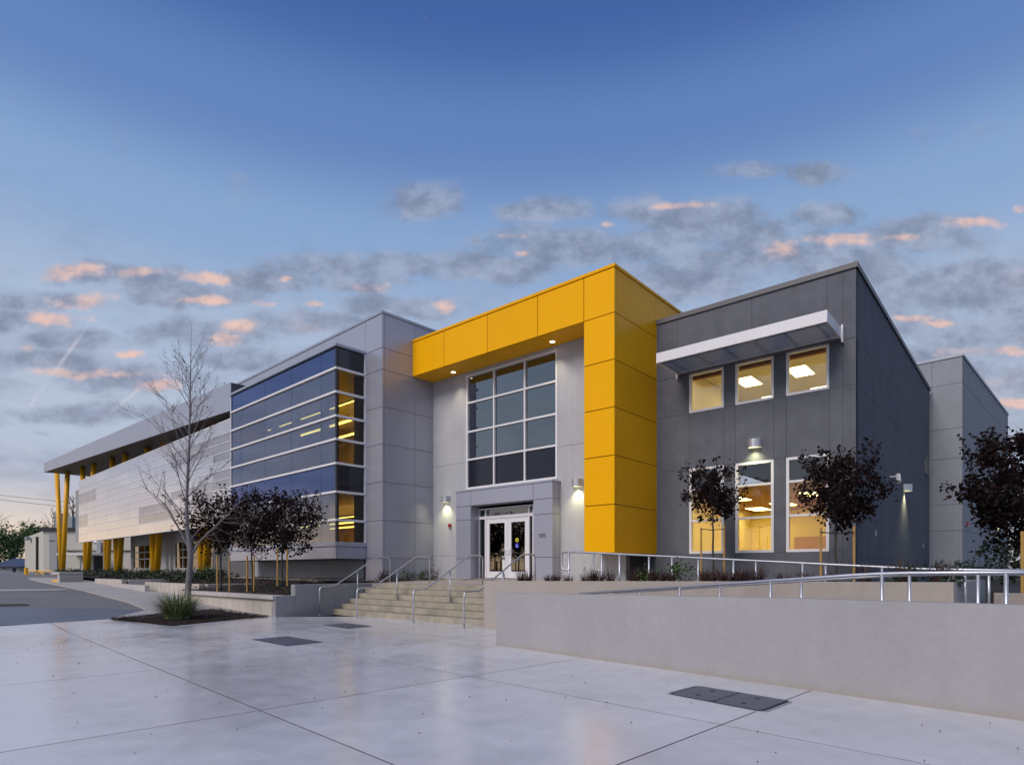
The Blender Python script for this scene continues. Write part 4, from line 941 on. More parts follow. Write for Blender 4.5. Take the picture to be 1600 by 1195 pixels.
# ------------------------------------------------------------------ wall lamps, alarms, camera
def wall_lamp(fr, px, py, label, e=42, w=.205, proj=.24, h=.24):
    s_, zt = fr.s(px), fr.z(px, py)
    T = thing('wall_lamp', fr.P(s_, zt - h, 0), label, 'wall lamp', 'half round outdoor wall lamps')
    n = 14; prof = [(s_ + w * math.cos(math.pi * k / n), proj * math.sin(math.pi * k / n) + .004) for k in range(n + 1)]
    m_ = MB(); vs = [fr.P(a, zt - h, b) for a, b in prof] + [fr.P(a, zt, b) for a, b in prof]; N = n + 1
    m_.add(vs, [(k, k + 1, N + k + 1, N + k) for k in range(n)] + [tuple(range(N, 2 * N))[::-1]] + [(N - 1, 0, N, 2 * N - 1)])
    m_.build('housing', 'alu', T)
    MB().add([fr.P(s_ + (a - s_) * .93, zt - h + .03, b * .93) for a, b in prof], [tuple(range(N))]).build('lens', 'lamp_warm', T)
    l = bpy.data.lights.new('lamp_light', 'SPOT'); l.energy = e; l.color = (1, .95, .48); l.spot_size = R(115); l.spot_blend = .9; l.shadow_soft_size = .06
    lo = bpy.data.objects.new('lamp_light', l); COL.objects.link(lo); lo.parent = T; lo.location = Vector(fr.P(s_, zt - h + .01, .15)) - ROOT[T]; ROOT[lo] = ROOT[T]
wall_lamp(wall0, 698.3, 775.3, 'round grey wall lamp lit on the light wall left of the doors')
wall_lamp(wall0, 904, 749, 'round grey wall lamp lit beside the yellow column')
wall_lamp(grey, 1180, 687, 'round grey wall lamp lit above the middle tall window of the dark block')
wall_lamp(gside, 1413, 757, 'round wall lamp lit on the blue side of the dark block', e=80)
wall_lamp(fs_, 1560, 810, 'small far wall lamp lit on the rear block behind the purple leaves', e=70)
def alarm(fr, px, py, label):
    s_, z_ = fr.s(px), fr.z(px, py); T = thing('fire_alarm', fr.P(s_, z_, 0), label, 'fire alarm', 'red fire alarms')
    MB().box(fr, s_ - .07, s_ + .07, z_ - .11, z_ + .09, .003, .045).build('back_box', 'red', T, bev=.008)
    MB().tube([fr.P(s_, z_ + .01, .045), fr.P(s_, z_ + .01, .085)], .055, 14).build('bell', 'red', T)
    MB().box(fr, s_ - .02, s_ + .06, z_ - .09, z_ - .06, .0455, .055).build('strobe', 'white_paint', T)
alarm(wall0, 703.6, 821.5, 'small red fire alarm on the light wall under the lamp'); alarm(fs_, 1511, 818, 'small red fire alarm on the far rear block')
s_, z_ = gside.s(1391), gside.z(1391, 750)
T = thing('security_camera', gside.P(s_, z_, 0), 'small white security camera on the blue side wall of the dark block', 'camera')
MB().tube([gside.P(s_, z_ + .1, .0), gside.P(s_, z_ + .1, .18)], .03, 8).build('arm', 'white_paint', T)
MB().tube([gside.P(s_ + .12, z_ + .16, .2), gside.P(s_ - .16, z_ - .1, .26)], .07, 10).build('body', 'white_paint', T)
s_, z_ = wall0.s(913), wall0.z(913, 888); tag(MB().box(wall0, s_ - .04, s_ + .04, z_ - .07, z_ + .07, .003, .03).build('wall_box', 'pale_shade', base=wall0.P(s_, z_, 0), bev=.006), 'tiny grey outlet box low on the light wall by the ramp rail', 'outlet')

# ------------------------------------------------------------------ handrails
def handrail(px, py, label):
    p = np.array(gp(px, py)[:2]) - stf.O; s0 = float(np.dot(p, stf.u)); nf = float(-np.dot(p, stf.b)); rz = .87; s0 = min(max(s0, .10), sR - .12)
    n1, n2 = -.02, -1.62; rise = ZL
    path = [stf.P(s0, -.02, nf), stf.P(s0, rz, nf), stf.P(s0, rz + .01, n1 + .06), stf.P(s0, rz + rise, n2), stf.P(s0, rz + rise, n2 - .55), stf.P(s0, ZL - .02, n2 - .55)]
    T = thing('handrail', stf.P(s0, 0, nf), label, 'handrail', 'steel handrails on the stairs')
    MB().tube(rounded(path, .13, 6), .022, 10).build('rail', 'galv', T, smooth=True)
    t = .52; nm = n1 + (n2 - n1) * t; zs = RZ * (math.floor((-nm) / TR) + 1)
    MB().tube([stf.P(s0, zs - .03, nm), stf.P(s0, rz + .01 + (rise - .01) * t - .015, nm)], .021, 10).build('post', 'galv', T, smooth=True)
    for q, zb_ in ((nf, 0), (nm, zs), (n2 - .55, ZL)): MB().tube([stf.P(s0, zb_ - .01, q), stf.P(s0, zb_ + .008, q)], .045, 12).build('foot_plate', 'galv', T)
handrail(492, 959.7, 'galvanised stair handrail against the grey side wall'); handrail(557.8, 965.9, 'galvanised stair handrail second from the grey side wall')
handrail(646, 972.8, 'galvanised stair handrail third from the grey side wall'); handrail(746.5, 982.5, 'galvanised stair handrail against the tan wall')
def ramp_rail(fr, n, pts, posts, zfoot, label, loop=False, r=.0215):
    P3 = [fr.hit(px, py, n) for px, py in pts]
    T = thing('ramp_handrail', P3[0], label, 'handrail', 'steel handrails along the ramps')
    path = list(P3)
    if loop:
        a = Vector(P3[0]); u = Vector((fr.u[0], fr.u[1], 0)); path = [tuple(a + u * .02 + Vector((0, 0, -.40))), tuple(a - u * .20 + Vector((0, 0, -.40))), tuple(a - u * .20 + Vector((0, 0, .0)))] + path[0:]
        MB().tube(rounded(path, .12, 5), r, 10).build('rail', 'galv', T, smooth=True)
    else: MB().tube(rounded(path, .4, 5), r, 10).build('rail', 'galv', T, smooth=True)
    for px in posts:
        c = None
        for (x0, y0), (x1, y1) in zip(pts, pts[1:]):
            if min(x0, x1) <= px <= max(x0, x1): c = y0 + (y1 - y0) * (px - x0) / (x1 - x0)
        if c is None: continue
        q = fr.hit(px, c, n); zf = zfoot(q[0], q[1])
        MB().tube([(q[0], q[1], zf), (q[0], q[1], q[2] - r * .5)], r * .92, 10).build('post', 'galv', T, smooth=True)
r2z = lambda x, y: .1
ramp_rail(r2, -.42, [(905, 927.3), (1378, 895.2), (1720, 893.5)], [1062, 1204, 1378, 1572], r2z, 'thick galvanised ramp rail just behind the front wall')
ramp_rail(r2, -1.62, [(960, 926), (1421, 896.8), (1720, 895.5)], [1000, 1125, 1252, 1421, 1528], r2z, 'galvanised ramp rail directly beyond the front wall rail')
ramp_rail(r1, -.60, [(889, 861.5), (1446, 889.0), (1720, 893.2)], [889, 968, 1050, 1146, 1254, 1378, 1508], lambda x, y: .7, 'galvanised upper ramp rail behind the plants on the tan wall', loop=True)
ramp_rail(r1, -1.80, [(938, 863.8), (1455, 889.8), (1720, 893.6)], [940, 1014, 1091, 1181, 1290, 1420, 1545], lambda x, y: .7, 'galvanised upper ramp rail nearest the dark block', loop=True)

# ------------------------------------------------------------------ covers in the paving
def cover(pix, label, lids=1, rr=.0):
    P4 = [np.array(gp(*p)[:2]) for p in pix]; c = sum(P4) / 4
    T = thing('utility_cover', (c[0], c[1], 0), label, 'utility cover', 'utility covers in the paving')
    def quad(t0, t1, sh, z0, z1, nm, mt, rad):
        a, b, cc, d = P4; pts = [a * (1 - t0) + b * t0, a * (1 - t1) + b * t1, d * (1 - t1) + cc * t1, d * (1 - t0) + cc * t0]
        m0 = sum(pts) / 4; pts = [m0 + (p - m0) * sh for p in pts]; out = []
        for i in range(4):
            p, q, r_ = pts[i - 1], pts[i], pts[(i + 1) % 4]; e1 = (p - q) / np.linalg.norm(p - q); e2 = (r_ - q) / np.linalg.norm(r_ - q)
            for k in range(5):
                t = k / 4; s0 = q + e1 * rad; s1 = q + e2 * rad; out.append(tuple(s0 * (1 - t) ** 2 + q * 2 * t * (1 - t) + s1 * t * t))
        ar = sum(out[i][0] * out[(i + 1) % len(out)][1] - out[(i + 1) % len(out)][0] * out[i][1] for i in range(len(out)))
        if ar < 0: out = out[::-1]
        return MB().prism(out, z0, z1).build(nm, mt, T)
    quad(0, 1, 1.10, -.05, .004, 'rim', 'rim', .10 if rr else .02); quad(0, 1, 1.04, -.05, .007, 'gap', 'joint', .09 if rr else .02)
    for k in range(lids):
        L = quad(k / lids + .006, (k + 1) / lids - .006, .985, -.04, .011, 'lid', 'iron', rr if rr else .02)
        for t in (.25, .75): 
            q = P4[0] * (1 - (k + .5) / lids) + P4[1] * (k + .5) / lids; w = P4[3] * (1 - (k + .5) / lids) + P4[2] * (k + .5) / lids; o = q * (1 - t) + w * t
            MB().tube([(o[0], o[1], .008), (o[0], o[1], .0135)], .028, 10).build('lift_hole', 'joint', L)
cover([(1047, 1084), (1092, 1072), (1232, 1095), (1189, 1111)][::1] if 0 else [(1092, 1072), (1232, 1095), (1189, 1111), (1047, 1084)], 'dark double lid utility cover in the paving by the front wall', 2, .07)
cover([(396, 999), (449, 994.2), (503, 1003), (447, 1008.8)], 'dark square utility cover nearest the tree pit')
cover([(505, 976.5), (541, 973.4), (578, 978), (543, 982)], 'dark square utility cover close to the stair foot')

# ------------------------------------------------------------------ plants
def leafquads(m_, c, spread, n, size, rnd, flat=1.0, mi=0):
    for _ in range(n):
        p = Vector((rnd.gauss(0, spread), rnd.gauss(0, spread), rnd.gauss(0, spread * flat))) + c
        d = Vector((rnd.uniform(-1, 1), rnd.uniform(-1, 1), rnd.uniform(-1, .4))).normalized(); e = d.orthogonal().normalized()
        e.rotate(Matrix.Rotation(rnd.uniform(0, 6.28), 3, d)); w = d.cross(e); L = size * rnd.choice((.45, .6, .8, 1.0, 1.2, 1.5)) * rnd.uniform(.85, 1.15); W_ = L * rnd.uniform(.26, .44)
        m_.add([p, p + d * L * .5 + e * W_ + w * L * .07, p + d * L, p + d * L * .5 - e * W_ + w * L * .07], [(0, 1, 2), (0, 2, 3)], mi)
def wander(p, q, rnd, n=6, amp=.06):
    p, q = Vector(p), Vector(q); L = (q - p).length; out = []
    for k in range(n + 1):
        t = k / n; o = Vector((rnd.uniform(-1, 1), rnd.uniform(-1, 1), rnd.uniform(-.5, .5))) * amp * L * math.sin(math.pi * t); out.append(p.lerp(q, t) + o)
    return out
def leafy_tree(base, trunk_h, cc, rad, ncl, nl, size, seed, label, group, lean=(0, 0), tr=.035, sp=.13):
    rnd = random.Random(seed); b = Vector(base); T = thing('purple_leaf_tree', base, label, 'tree', group)
    top = b + Vector((lean[0], lean[1], trunk_h)); m_ = MB()
    m_.tube(wander(b - Vector((0, 0, .05)), top, rnd, 6, .012), [tr * (1.15 - .45 * k / 6) for k in range(7)], 8)
    m_.build('trunk', 'bark_dark', T, smooth=True)
    c = Vector(cc); br = MB(); lv = MB()
    for k in range(ncl):
        while True:
            v = Vector((rnd.uniform(-1, 1), rnd.uniform(-1, 1), rnd.uniform(-1, 1)))
            if .25 < v.length < 1: break
        v *= rnd.uniform(.85, 1.1)
        if v.z < -.2: v.x *= .75; v.y *= .75
        q = c + Vector((v.x * rad[0], v.y * rad[1], v.z * rad[2])); st = top.lerp(c, rnd.uniform(0, .5))
        if k % 2 == 0: br.tube(wander(st, q, rnd, 5, .08), [.014 * tr / .035 * (1 - .75 * i / 5) for i in range(6)], 5, False)
        leafquads(lv, q, sp * rnd.uniform(.6, 1.2), int(nl * rnd.uniform(.5, 1.4)), size, rnd)
    for k in range(int(ncl * .3)):   # upright shoots at the outline
        a = rnd.uniform(0, 6.28); q = c + Vector((math.cos(a) * rad[0] * rnd.uniform(.3, 1), math.sin(a) * rad[1] * rnd.uniform(.3, 1), rad[2] * rnd.uniform(.5, .9)))
        e = q + Vector((math.cos(a) * .12, math.sin(a) * .12, rnd.uniform(.15, .42))); br.tube([q, e], [.006, .003], 4, False)
        for t in range(5): leafquads(lv, q.lerp(e, t / 4), .035, 5, size, rnd)
    br.build('branches', 'bark_dark', T, smooth=True); lv.build('crown', 'leaf_purple', T)
    return T
def stake(px, yb_, yt_, Y, label, r=.027):
    b = (((px - CX) / F) * Y, Y, H + (CY - yb_) / F * Y); zt = H + (CY - yt_) / F * Y
    tag(MB().tube([(b[0], b[1], b[2] - .05), (b[0], b[1], zt)], r, 10).build('tree_stake', 'stake', base=b), label, 'stake', 'wooden tree stakes')
def at(px, py, Y): return ((px - CX) / F * Y, Y, H + (CY - py) / F * Y)
def tie(px0, px1, py, Y, label):
    a, b = Vector(at(px0, py, Y)), Vector(at(px1, py, Y)); c = (a + b) / 2 + Vector((0, .05, -.03))
    tag(MB().tube([a, c, b], .012, 6).build('tree_tie', 'rubber', base=c), label, 'tree tie', 'rubber tree ties')
GPL = 'purple trees behind the seat wall'; GPR = 'purple trees before the dark block'
YL = (21.4, 21.2, 20.2)
def lt(px, yb_, cx_, cy_, rx, ry, Y, seed, label, lean=0):
    c = at(cx_, cy_, Y); k = Y / F; b = at(px, yb_, Y)
    leafy_tree(b, c[2] - ry * k * .75 - b[2], c, (rx * k, min(rx * k, 1.1), ry * k), 88, 56, .08, seed, label, GPL, (lean, 0), .036, .135)
lt(345, 922, 340, 822, 52, 44, YL[0], 11, 'dark purple leaved tree behind the seat wall, nearest the bare tree'); lt(396, 921, 394, 818, 58, 48, YL[1], 12, 'dark purple leaved tree behind the seat wall, middle of three', -.08)
lt(441, 913, 452, 818, 56, 44, YL[2], 13, 'dark purple leaved tree behind the seat wall, nearest the stairs')
for px, yb_, yt_, Y, q in ((346.5 - 7, 924, 868, 21.0, 'left stake of the purple tree nearest the bare tree'), (358.5, 924, 870, 21.0, 'right stake of the purple tree nearest the bare tree'), (386, 924, 868, 20.9, 'left stake of the middle purple tree behind the seat wall'), (397, 921, 866, 20.9, 'right stake of the middle purple tree behind the seat wall'), (433.5, 913, 856, 19.9, 'left stake of the purple tree nearest the stairs'), (449, 913, 858, 19.9, 'right stake of the purple tree nearest the stairs')): stake(px, yb_, yt_, Y, q)
def rt(px, yb_, cx_, cy_, rx, ry, Y, seed, label, ncl=80, nl=50):
    c = at(cx_, cy_, Y); k = Y / F; b = at(px, yb_, Y)
    leafy_tree(b, c[2] - ry * k * .62 - b[2], c, (rx * k, min(rx * k, 1.2), ry * k), ncl, nl, .076, seed, label, GPR, (0, 0), .03, .095)
rt(1114, 912, 1118, 772, 50, 42, 16.6, 21, 'dark purple leaved tree between the yellow column and the middle tall window', 74, 52)
rt(1306, 915, 1318, 768, 64, 56, 13.6, 22, 'dark purple leaved tree at the corner of the dark block', 100, 56)
rt(1622, 925, 1600, 765, 94, 92, 12.0, 23, 'large dark purple leaved tree cut by the right edge of the picture', 160, 66)
for px, yt_, Y, q in ((1095.5, 824, 16.0, 'left stake of the purple tree by the yellow column'), (1131.5, 820, 16.0, 'right stake of the purple tree by the yellow column'), (1282.5, 824, 13.2, 'left stake of the purple tree at the dark block corner'), (1334.5, 822, 13.2, 'right stake of the purple tree at the dark block corner'), (1597.5, 830, 10.2, 'stake of the large purple tree at the right edge')): stake(px, 925, yt_, Y, q, .026)
tie(1095.5, 1131.5, 826, 15.95, 'black tie on the purple tree by the yellow column'); tie(1282.5, 1334.5, 831, 13.15, 'black tie on the purple tree at the dark block corner')

# bare tree in its mulch pit
PT = gp(292, 965); rnd = random.Random(5)
TB = thing('bare_tree', PT, 'tall leafless young tree with slender grey branches in the mulch pit', 'tree')
YT = PT[1]
def atb(px, py, dy=0.0): return at(px, py, YT + dy)
tp = [atb(292, 966), atb(293, 930), atb(297, 885), atb(298, 858), atb(293, 830), atb(291, 790), atb(295, 720), atb(297, 640), atb(298, 560), atb(299, 505)]
trd = [.098, .084, .076, .080, .054, .045, .034, .023, .012, .004]
MB().tube(rounded(tp, .5, 3), list(np.interp(np.linspace(0, 1, len(rounded(tp, .5, 3))), np.linspace(0, 1, 10), trd)), 12).build('trunk', 'bark', TB, smooth=True)
BR = MB(); TW = MB(); DL = MB()
def twig(p, d, L, r, lev):
    n = 6; pts = [p]; q = p.copy(); dd = d.copy(); k = Vector((rnd.uniform(-.12, .12), rnd.uniform(-.12, .12), .055))
    for i in range(n):
        dd = (dd + k * .7 + Vector((rnd.uniform(-1, 1), rnd.uniform(-1, 1), rnd.uniform(-1, 1))) * .045).normalized(); q = q + dd * L / n; pts.append(q.copy())
    (BR if lev == 0 else TW).tube(pts, [max(.0022, r * (1 - .85 * i / n)) for i in range(n + 1)], 6 if lev == 0 else 4, False)
    if lev < 2:
        for i in range(2, n + 1):
            for s_ in range(2 if lev == 0 else 1):
                if rnd.random() < .62:
                    e = (pts[i] - pts[i - 1]).normalized(); o = e.orthogonal().normalized(); o.rotate(Matrix.Rotation(rnd.uniform(0, 6.28), 3, e))
                    twig(pts[i].lerp(pts[i - 1], rnd.random()), (e + o * rnd.uniform(.4, .75)).normalized(), L * rnd.uniform(.22, .45), r * .42, lev + 1)
    if lev >= 1 and rnd.random() < .16: leafquads(DL, pts[-1 - rnd.randint(0, 2)], .008, 1, .05, rnd)
for k in range(40):
    y = 845 - (845 - 530) * (k / 45) ** .9; i = np.interp(-y, [-858, -830, -790, -720, -640, -560, -505], [298, 293, 291, 295, 297, 298, 299])
    a = k * 2.4 + rnd.uniform(-.4, .4); up = rnd.uniform(.75, 1.25); L = np.interp(y, [520, 600, 700, 790, 850], [.55, 1.05, 1.55, 1.75, 1.5]) * rnd.uniform(.75, 1.15)
    twig(Vector(atb(i, y)), Vector((math.cos(a) * .8, math.sin(a) * .8, up)).normalized(), L, np.interp(y, [520, 850], [.0075, .016]), 0)
# the pruned low limb on the right and one on the left
lim = [atb(299, 868), atb(312, 845, -.1), atb(330, 828, -.15), atb(352, 808, -.2), atb(372, 786, -.2), atb(385, 778, -.2)]
BR.tube(rounded(lim, .3, 3), list(np.linspace(.032, .008, len(rounded(lim, .3, 3)))), 8)
for x, y in ((318, 838), (336, 822), (350, 810), (362, 797), (330, 828), (345, 815)):
    for sg_ in (-1, 1): twig(Vector(atb(x, y, -.15)), Vector((rnd.uniform(.3, 1), rnd.uniform(-.6, .6), sg_ * rnd.uniform(-.1, .8))).normalized(), rnd.uniform(.5, .95), .013, 1)
lim = [atb(297, 862), atb(285, 835), atb(272, 812), atb(262, 792), atb(240, 772), atb(220, 758)]
BR.tube(rounded(lim, .3, 3), list(np.linspace(.034, .006, len(rounded(lim, .3, 3)))), 8)
for x, y in ((280, 825), (268, 803), (258, 788), (245, 776), (230, 765)): twig(Vector(atb(x, y)), Vector((rnd.uniform(-1, .3), rnd.uniform(-.5, .5), 1)).normalized(), rnd.uniform(.7, 1.3), .012, 1)
BR.build('branches', 'bark', TB, smooth=True); TW.build('twigs', 'twig', TB); DL.build('dry_leaves', 'leaf_dry', TB)
# mulch pit
pc = [gp(170, 967.6), gp(268, 978), gp(419, 963.8), gp(335, 952)]
ctr = np.mean([p[:2] for p in pc], axis=0)
m = MB(); nn = 12
for j in range(nn + 1):
    for i in range(nn + 1):
        u, v = i / nn, j / nn; p = (np.array(pc[0]) * (1 - u) + np.array(pc[1]) * u) * (1 - v) + (np.array(pc[3]) * (1 - u) + np.array(pc[2]) * u) * v
        e = .0 if i in (0, nn) or j in (0, nn) else .02
        m.v.append((p[0], p[1], gz(p[0], p[1]) + .012 + (.035 if gz(p[0], p[1]) > .0 or True else 0) * (1 if e else .0) + random.uniform(0, e)))
for j in range(nn):
    for i in range(nn): a = j * (nn + 1) + i; m.f.append((a, a + 1, a + nn + 2, a + nn + 1)); m.m.append(0)
struct(m.build('mulch_pit', 'mulch', smooth=True))
m = MB(); rnd2 = random.Random(3)
def chip(m_, x, y, z, s):
    a = rnd2.uniform(0, 3.14); b = rnd2.uniform(-.2, .2); c, s_ = math.cos(a) * s, math.sin(a) * s
    m_.add([(x - c, y - s_, z - b * s), (x + s_ * .25, y - c * .25, z + .004), (x + c, y + s_, z + b * s), (x - s_ * .25, y + c * .25, z + .012)], [(0, 1, 2), (0, 2, 3)])
for _ in range(4200):
    u, v = rnd2.random(), rnd2.random(); p = (np.array(pc[0]) * (1 - u) + np.array(pc[1]) * u) * (1 - v) + (np.array(pc[3]) * (1 - u) + np.array(pc[2]) * u) * v
    chip(m, p[0], p[1], gz(p[0], p[1]) + rnd2.uniform(.03, .065), rnd2.uniform(.02, .05))
tag(struct(m.build('mulch', 'chip'), 'stuff'), 'dark red brown bark chips around the bare tree', 'mulch')
# grasses
def tuft(base, h, spread, n, mats, label, cat, group, seed, name='grass_clump', wid=.010, droop=1.0):
    rnd_ = random.Random(seed); m_ = MB(); b = Vector(base)
    for k in range(n):
        a = rnd_.uniform(0, 6.28); r0 = spread * .28 * math.sqrt(rnd_.random()); L = h * rnd_.uniform(.55, 1.15); out = rnd_.uniform(.15, 1.0) * spread
        o = b + Vector((math.cos(a) * r0, math.sin(a) * r0, -.02)); aa = a + rnd_.uniform(-.5, .5); dx_, dy_ = math.cos(aa), math.sin(aa); px_, py_ = -dy_, dx_; vs = []
        for i in range(5):
            t = i / 4; rr = out * t ** 1.6; z = L * (t - .38 * droop * (out / max(spread, .01)) * t ** 2.6); w = wid * (1 - t) ** .6 * .5 + .0008
            c = o + Vector((dx_ * rr, dy_ * rr, z)); vs += [c + Vector((px_ * w, py_ * w, 0)), c - Vector((px_ * w, py_ * w, 0))]
        m_.add(vs, [(2 * i, 2 * i + 1, 2 * i + 3, 2 * i + 2) for i in range(4)], rnd_.randrange(len(mats)))
    return tag(m_.build(name, mats, base=base), label, cat, group)
tuft(gp(277, 969), .95, 1.0, 800, ['blade', 'blade_tip', 'blade', 'leaf_green'], 'large arching green grass clump at the foot of the bare tree', 'grass clump', None, 4, wid=.019, droop=1.25)
GR = 'dark red grass tufts along the tan wall'; LR = 'dark red grass tuft on top of the tan wall'
for i, px in enumerate((814, 826, 858, 869, 888, 915, 926, 938, 953, 990, 1003, 1018, 1034, 1048, 1100, 1112, 1128, 1141, 1157, 1170, 1184, 1225, 1258, 1300, 1352, 1410, 1470)):
    x, y, _ = r1.hit(px, 890, -.34); tuft((x, y, 1.10 + .13 * (px - 800) / 700), random.uniform(.24, .42), .26, 85, ['blade_red', 'blade_red', 'leaf_dry'], LR, 'grass tuft', GR, 40 + i, 'red_grass', .011)
def shrub(base, rad, n, matn, label, group, seed, size=.06, name='shrub', cat='shrub'):
    rnd_ = random.Random(seed); lv = MB(); st = MB(); b = Vector(base)
    T = thing(name, base, label, cat, group)
    for k in range(n):
        v = Vector((rnd_.uniform(-1, 1), rnd_.uniform(-1, 1), rnd_.uniform(0, 1)))
        q = b + Vector((v.x * rad[0], v.y * rad[1], .05 + v.z * rad[2] * (1 - .5 * (v.x ** 2 + v.y ** 2) / 2))); leafquads(lv, q, size * 1.1, 16, size, rnd_)
        if k % 3 == 0: st.tube(wander(b, q, rnd_, 3, .08), [.008, .006, .004, .003], 4, False)
    st.build('stems', 'twig', T); lv.build('foliage', matn, T)
for i, px in enumerate((1010, 1066, 1420, 1480)):
    x, y, _ = r1.hit(px, 890, -.42); shrub((x, y, 1.10 + .13 * (px - 800) / 700), (.2, .2, {1010: .2, 1066: .34}.get(px, .08)), 14, 'leaf_green' if i < 2 else 'leaf_dark', ('small green shrub in the red grasses before the yellow column', 'leafy green shrub among the red grasses left of the first stake', 'low dark plant on the tan wall near its right end', 'low dark plant at the right end of the tan wall')[i], 'shrubs on the tan wall', 70 + i)
for i, (px, py, n_, rx, rz, mt, lb) in enumerate(((604, 905, -.2, .25, .45, 'leaf_dry', 'thin brown shrub at the corner of the panelled block'), (632, 908, .3, .45, .42, 'leaf_dark', 'low green shrub before the panelled block, left of two'), (655, 908, .1, .5, .40, 'leaf_green', 'low green shrub before the panelled block, right of two'), (672, 905, 0, .25, .5, 'leaf_dry', 'small brown plant with orange flower by the entrance wall'))):
    Y = 22.2 - i * .1; b = at(px, 910.5, Y); shrub(b, (rx, .3, rz), 22, mt, lb, 'shrubs by the panelled block', 80 + i)
# dark ground cover and grasses in the left beds
gc = MB(); rnd3 = random.Random(9)
for _ in range(1000):
    u, v = rnd3.random(), rnd3.random(); a, b, c, d = [np.array(p) for p in ((*gp(112, 905.5)[:2], 1.05), (*gp(335, 924)[:2], .70), low.P(low.s(400), .98, .6), low.P(low.s(95), 1.12, .6))]
    p = (a * (1 - u) + b * u) * (1 - v) + (d * (1 - u) + c * u) * v; leafquads(gc, Vector(p) + Vector((0, 0, .06 + .16 * rnd3.random())), .16, 9, .10, rnd3, .6, 1 if rnd3.random() < .85 else 0)
for _ in range(420):
    u, v = rnd3.random(), rnd3.random(); a, b, c, d = [np.array(p) for p in (swf.P(sl_ - 1, .62, -.5), stf.P(-.4, .62, na - .6), stf.P(-.5, .95, -3.4), blk.P(blk.s(330), .98, .3))]
    p = (a * (1 - u) + b * u) * (1 - v) + (d * (1 - u) + c * u) * v; leafquads(gc, Vector(p) + Vector((0, 0, .05)), .09, 7, .06, rnd3, .5, rnd3.randrange(3) % 2)
struct(tag(gc.build('ground_cover', ['leaf_dry', 'leaf_dark']), 'low dark ground cover in the beds left of the stairs', 'ground cover'), 'stuff')
ls = [(112, 902, 2.2, .6), (128, 903, 2.0, .7), (146, 903, 2.0, .75), (163, 904, 1.8, .7), (181, 905, 1.8, .8), (200, 905, 1.5, .6), (216, 910, 1.5, .7), (231, 909, 1.2, .95), (258, 910, 1.3, .75), (279, 911, 1.2, .7), (302, 911, 1.1, .85), (322, 912, 1.0, 1.1), (336, 914, .9, .9)]
SHL = ['dark low shrub just right of the concrete bench', 'dark low shrub left of the second pair of yellow columns', 'dark low shrub right of the second pair of yellow columns', 'dark low shrub left of the third pair of yellow columns',
       'dark low shrub between the third and fourth pairs of yellow columns', 'dark low shrub right of the fourth pair of yellow columns', 'dark low shrub under the leftmost lower window', '', 'dark low shrub before the two wall vents',
       'dark low shrub right of the wall vents', 'dark low shrub left of the nearest yellow columns', '', 'dark shrub right of the nearest yellow columns']
for i, (px, py, rx, rz) in enumerate(ls):
    Y = float(vf.hit(px)[1]) - 1.2; b = at(px, py, Y)
    if i in (7, 11): tuft(b, 1.25, .9, 320, ['blade', 'leaf_green'], ('tall green grass clump by the yellow column right of the first window', '', '', '', 'tall green grass clump at the foot of the nearest yellow columns')[i - 7], 'grass clump', 'grass clumps along the wing', 90 + i, wid=.02)
    else: shrub(b, (rx, .6, rz), 60, 'leaf_dark', SHL[i], 'dark shrubs along the wing', 90 + i, .10)
# fallen leaves on the paving
m = MB()
for _ in range(260):
    x, y = rnd3.uniform(-9, 6), rnd3.uniform(2.6, 16); chip(m, x, y, gz(x, y) + .006, rnd3.uniform(.006, .016))
struct(tag(m.build('fallen_leaves', 'leaf_dry'), 'scattered dark leaf bits on the paving', 'leaves'), 'stuff')

# ------------------------------------------------------------------ distance on the left
gzf = 1.13
PB = thing('pale_building', (-54.2, 70, gzf), 'pale green hall with dark flat roof behind the yellow columns', 'building')
zt = H + (890 - 829) / F * 70
c0 = (-54.2, 70.); c1 = (-68.4, 85.); 
m = MB(); m.prism([(-54.2, 70), (-36, 70), (-36, 90), (-68.4, 90), (-68.4, 85)], .5, zt); m.build('wall', 'pale_wall', PB)
MB().prism([(-54.5, 69.7), (-35, 69.7), (-35, 90), (-54.5, 90)], zt + .003, zt + .35).build('roof', 'roof_black', PB)
def pbox(x0, x1, z0, z1, y0, y1, nm, mt, par=PB): return MB().hexa([(x0, y0, z0), (x1, y0, z0), (x1, y1, z0), (x0, y1, z0), (x0, y0, z1), (x1, y0, z1), (x1, y1, z1), (x0, y1, z1)]).build(nm, mt, par)
X_ = lambda px, Y=70: (px - CX) / F * Y
Zy = lambda py, Y=70: H + (CY - py) / F * Y
pbox(X_(78), X_(88), 1.0, Zy(834), 69.9, 69.99, 'wall_panel', 'pale_shade'); pbox(X_(78), X_(91), Zy(845), Zy(844), 69.85, 69.99, 'trim', 'roof_black')
pbox(X_(88), X_(91), 1.0, Zy(836), 69.8, 69.99, 'duct', 'pale_shade')
pbox(X_(104), X_(204), Zy(860.5), Zy(859.5), 69.8, 69.99, 'trim', 'roof_black')
pbox(X_(147), X_(162), 1.0, Zy(867), 69.9, 69.99, 'doorway', 'roof_black')
en = pbox(X_(119), X_(164), Zy(868), Zy(865), 67, 69.99, 'porch_roof', 'white_paint')
for px in (125.5, 162): MB().tube([(X_(px, 67.2), 67.2, 1.0), (X_(px, 67.2), 67.2, Zy(868, 70))], .06, 8).build('porch_post', 'pale_shade', PB)
MB().tube(rounded([(X_(145), 69.8, Zy(846)), (X_(154), 69.8, Zy(846)), (X_(154), 69.8, Zy(862))], .5), .08, 8).build('pipe', 'galv', PB)
for px in (156.5, 158.5): MB().tube([(X_(px), 69.8, Zy(845)), (X_(px), 69.8, Zy(863))], .07, 8).build('pipe', 'galv', PB)
p = np.array([-54.2, 70.]) * .78 + np.array([-68.4, 85.]) * .22
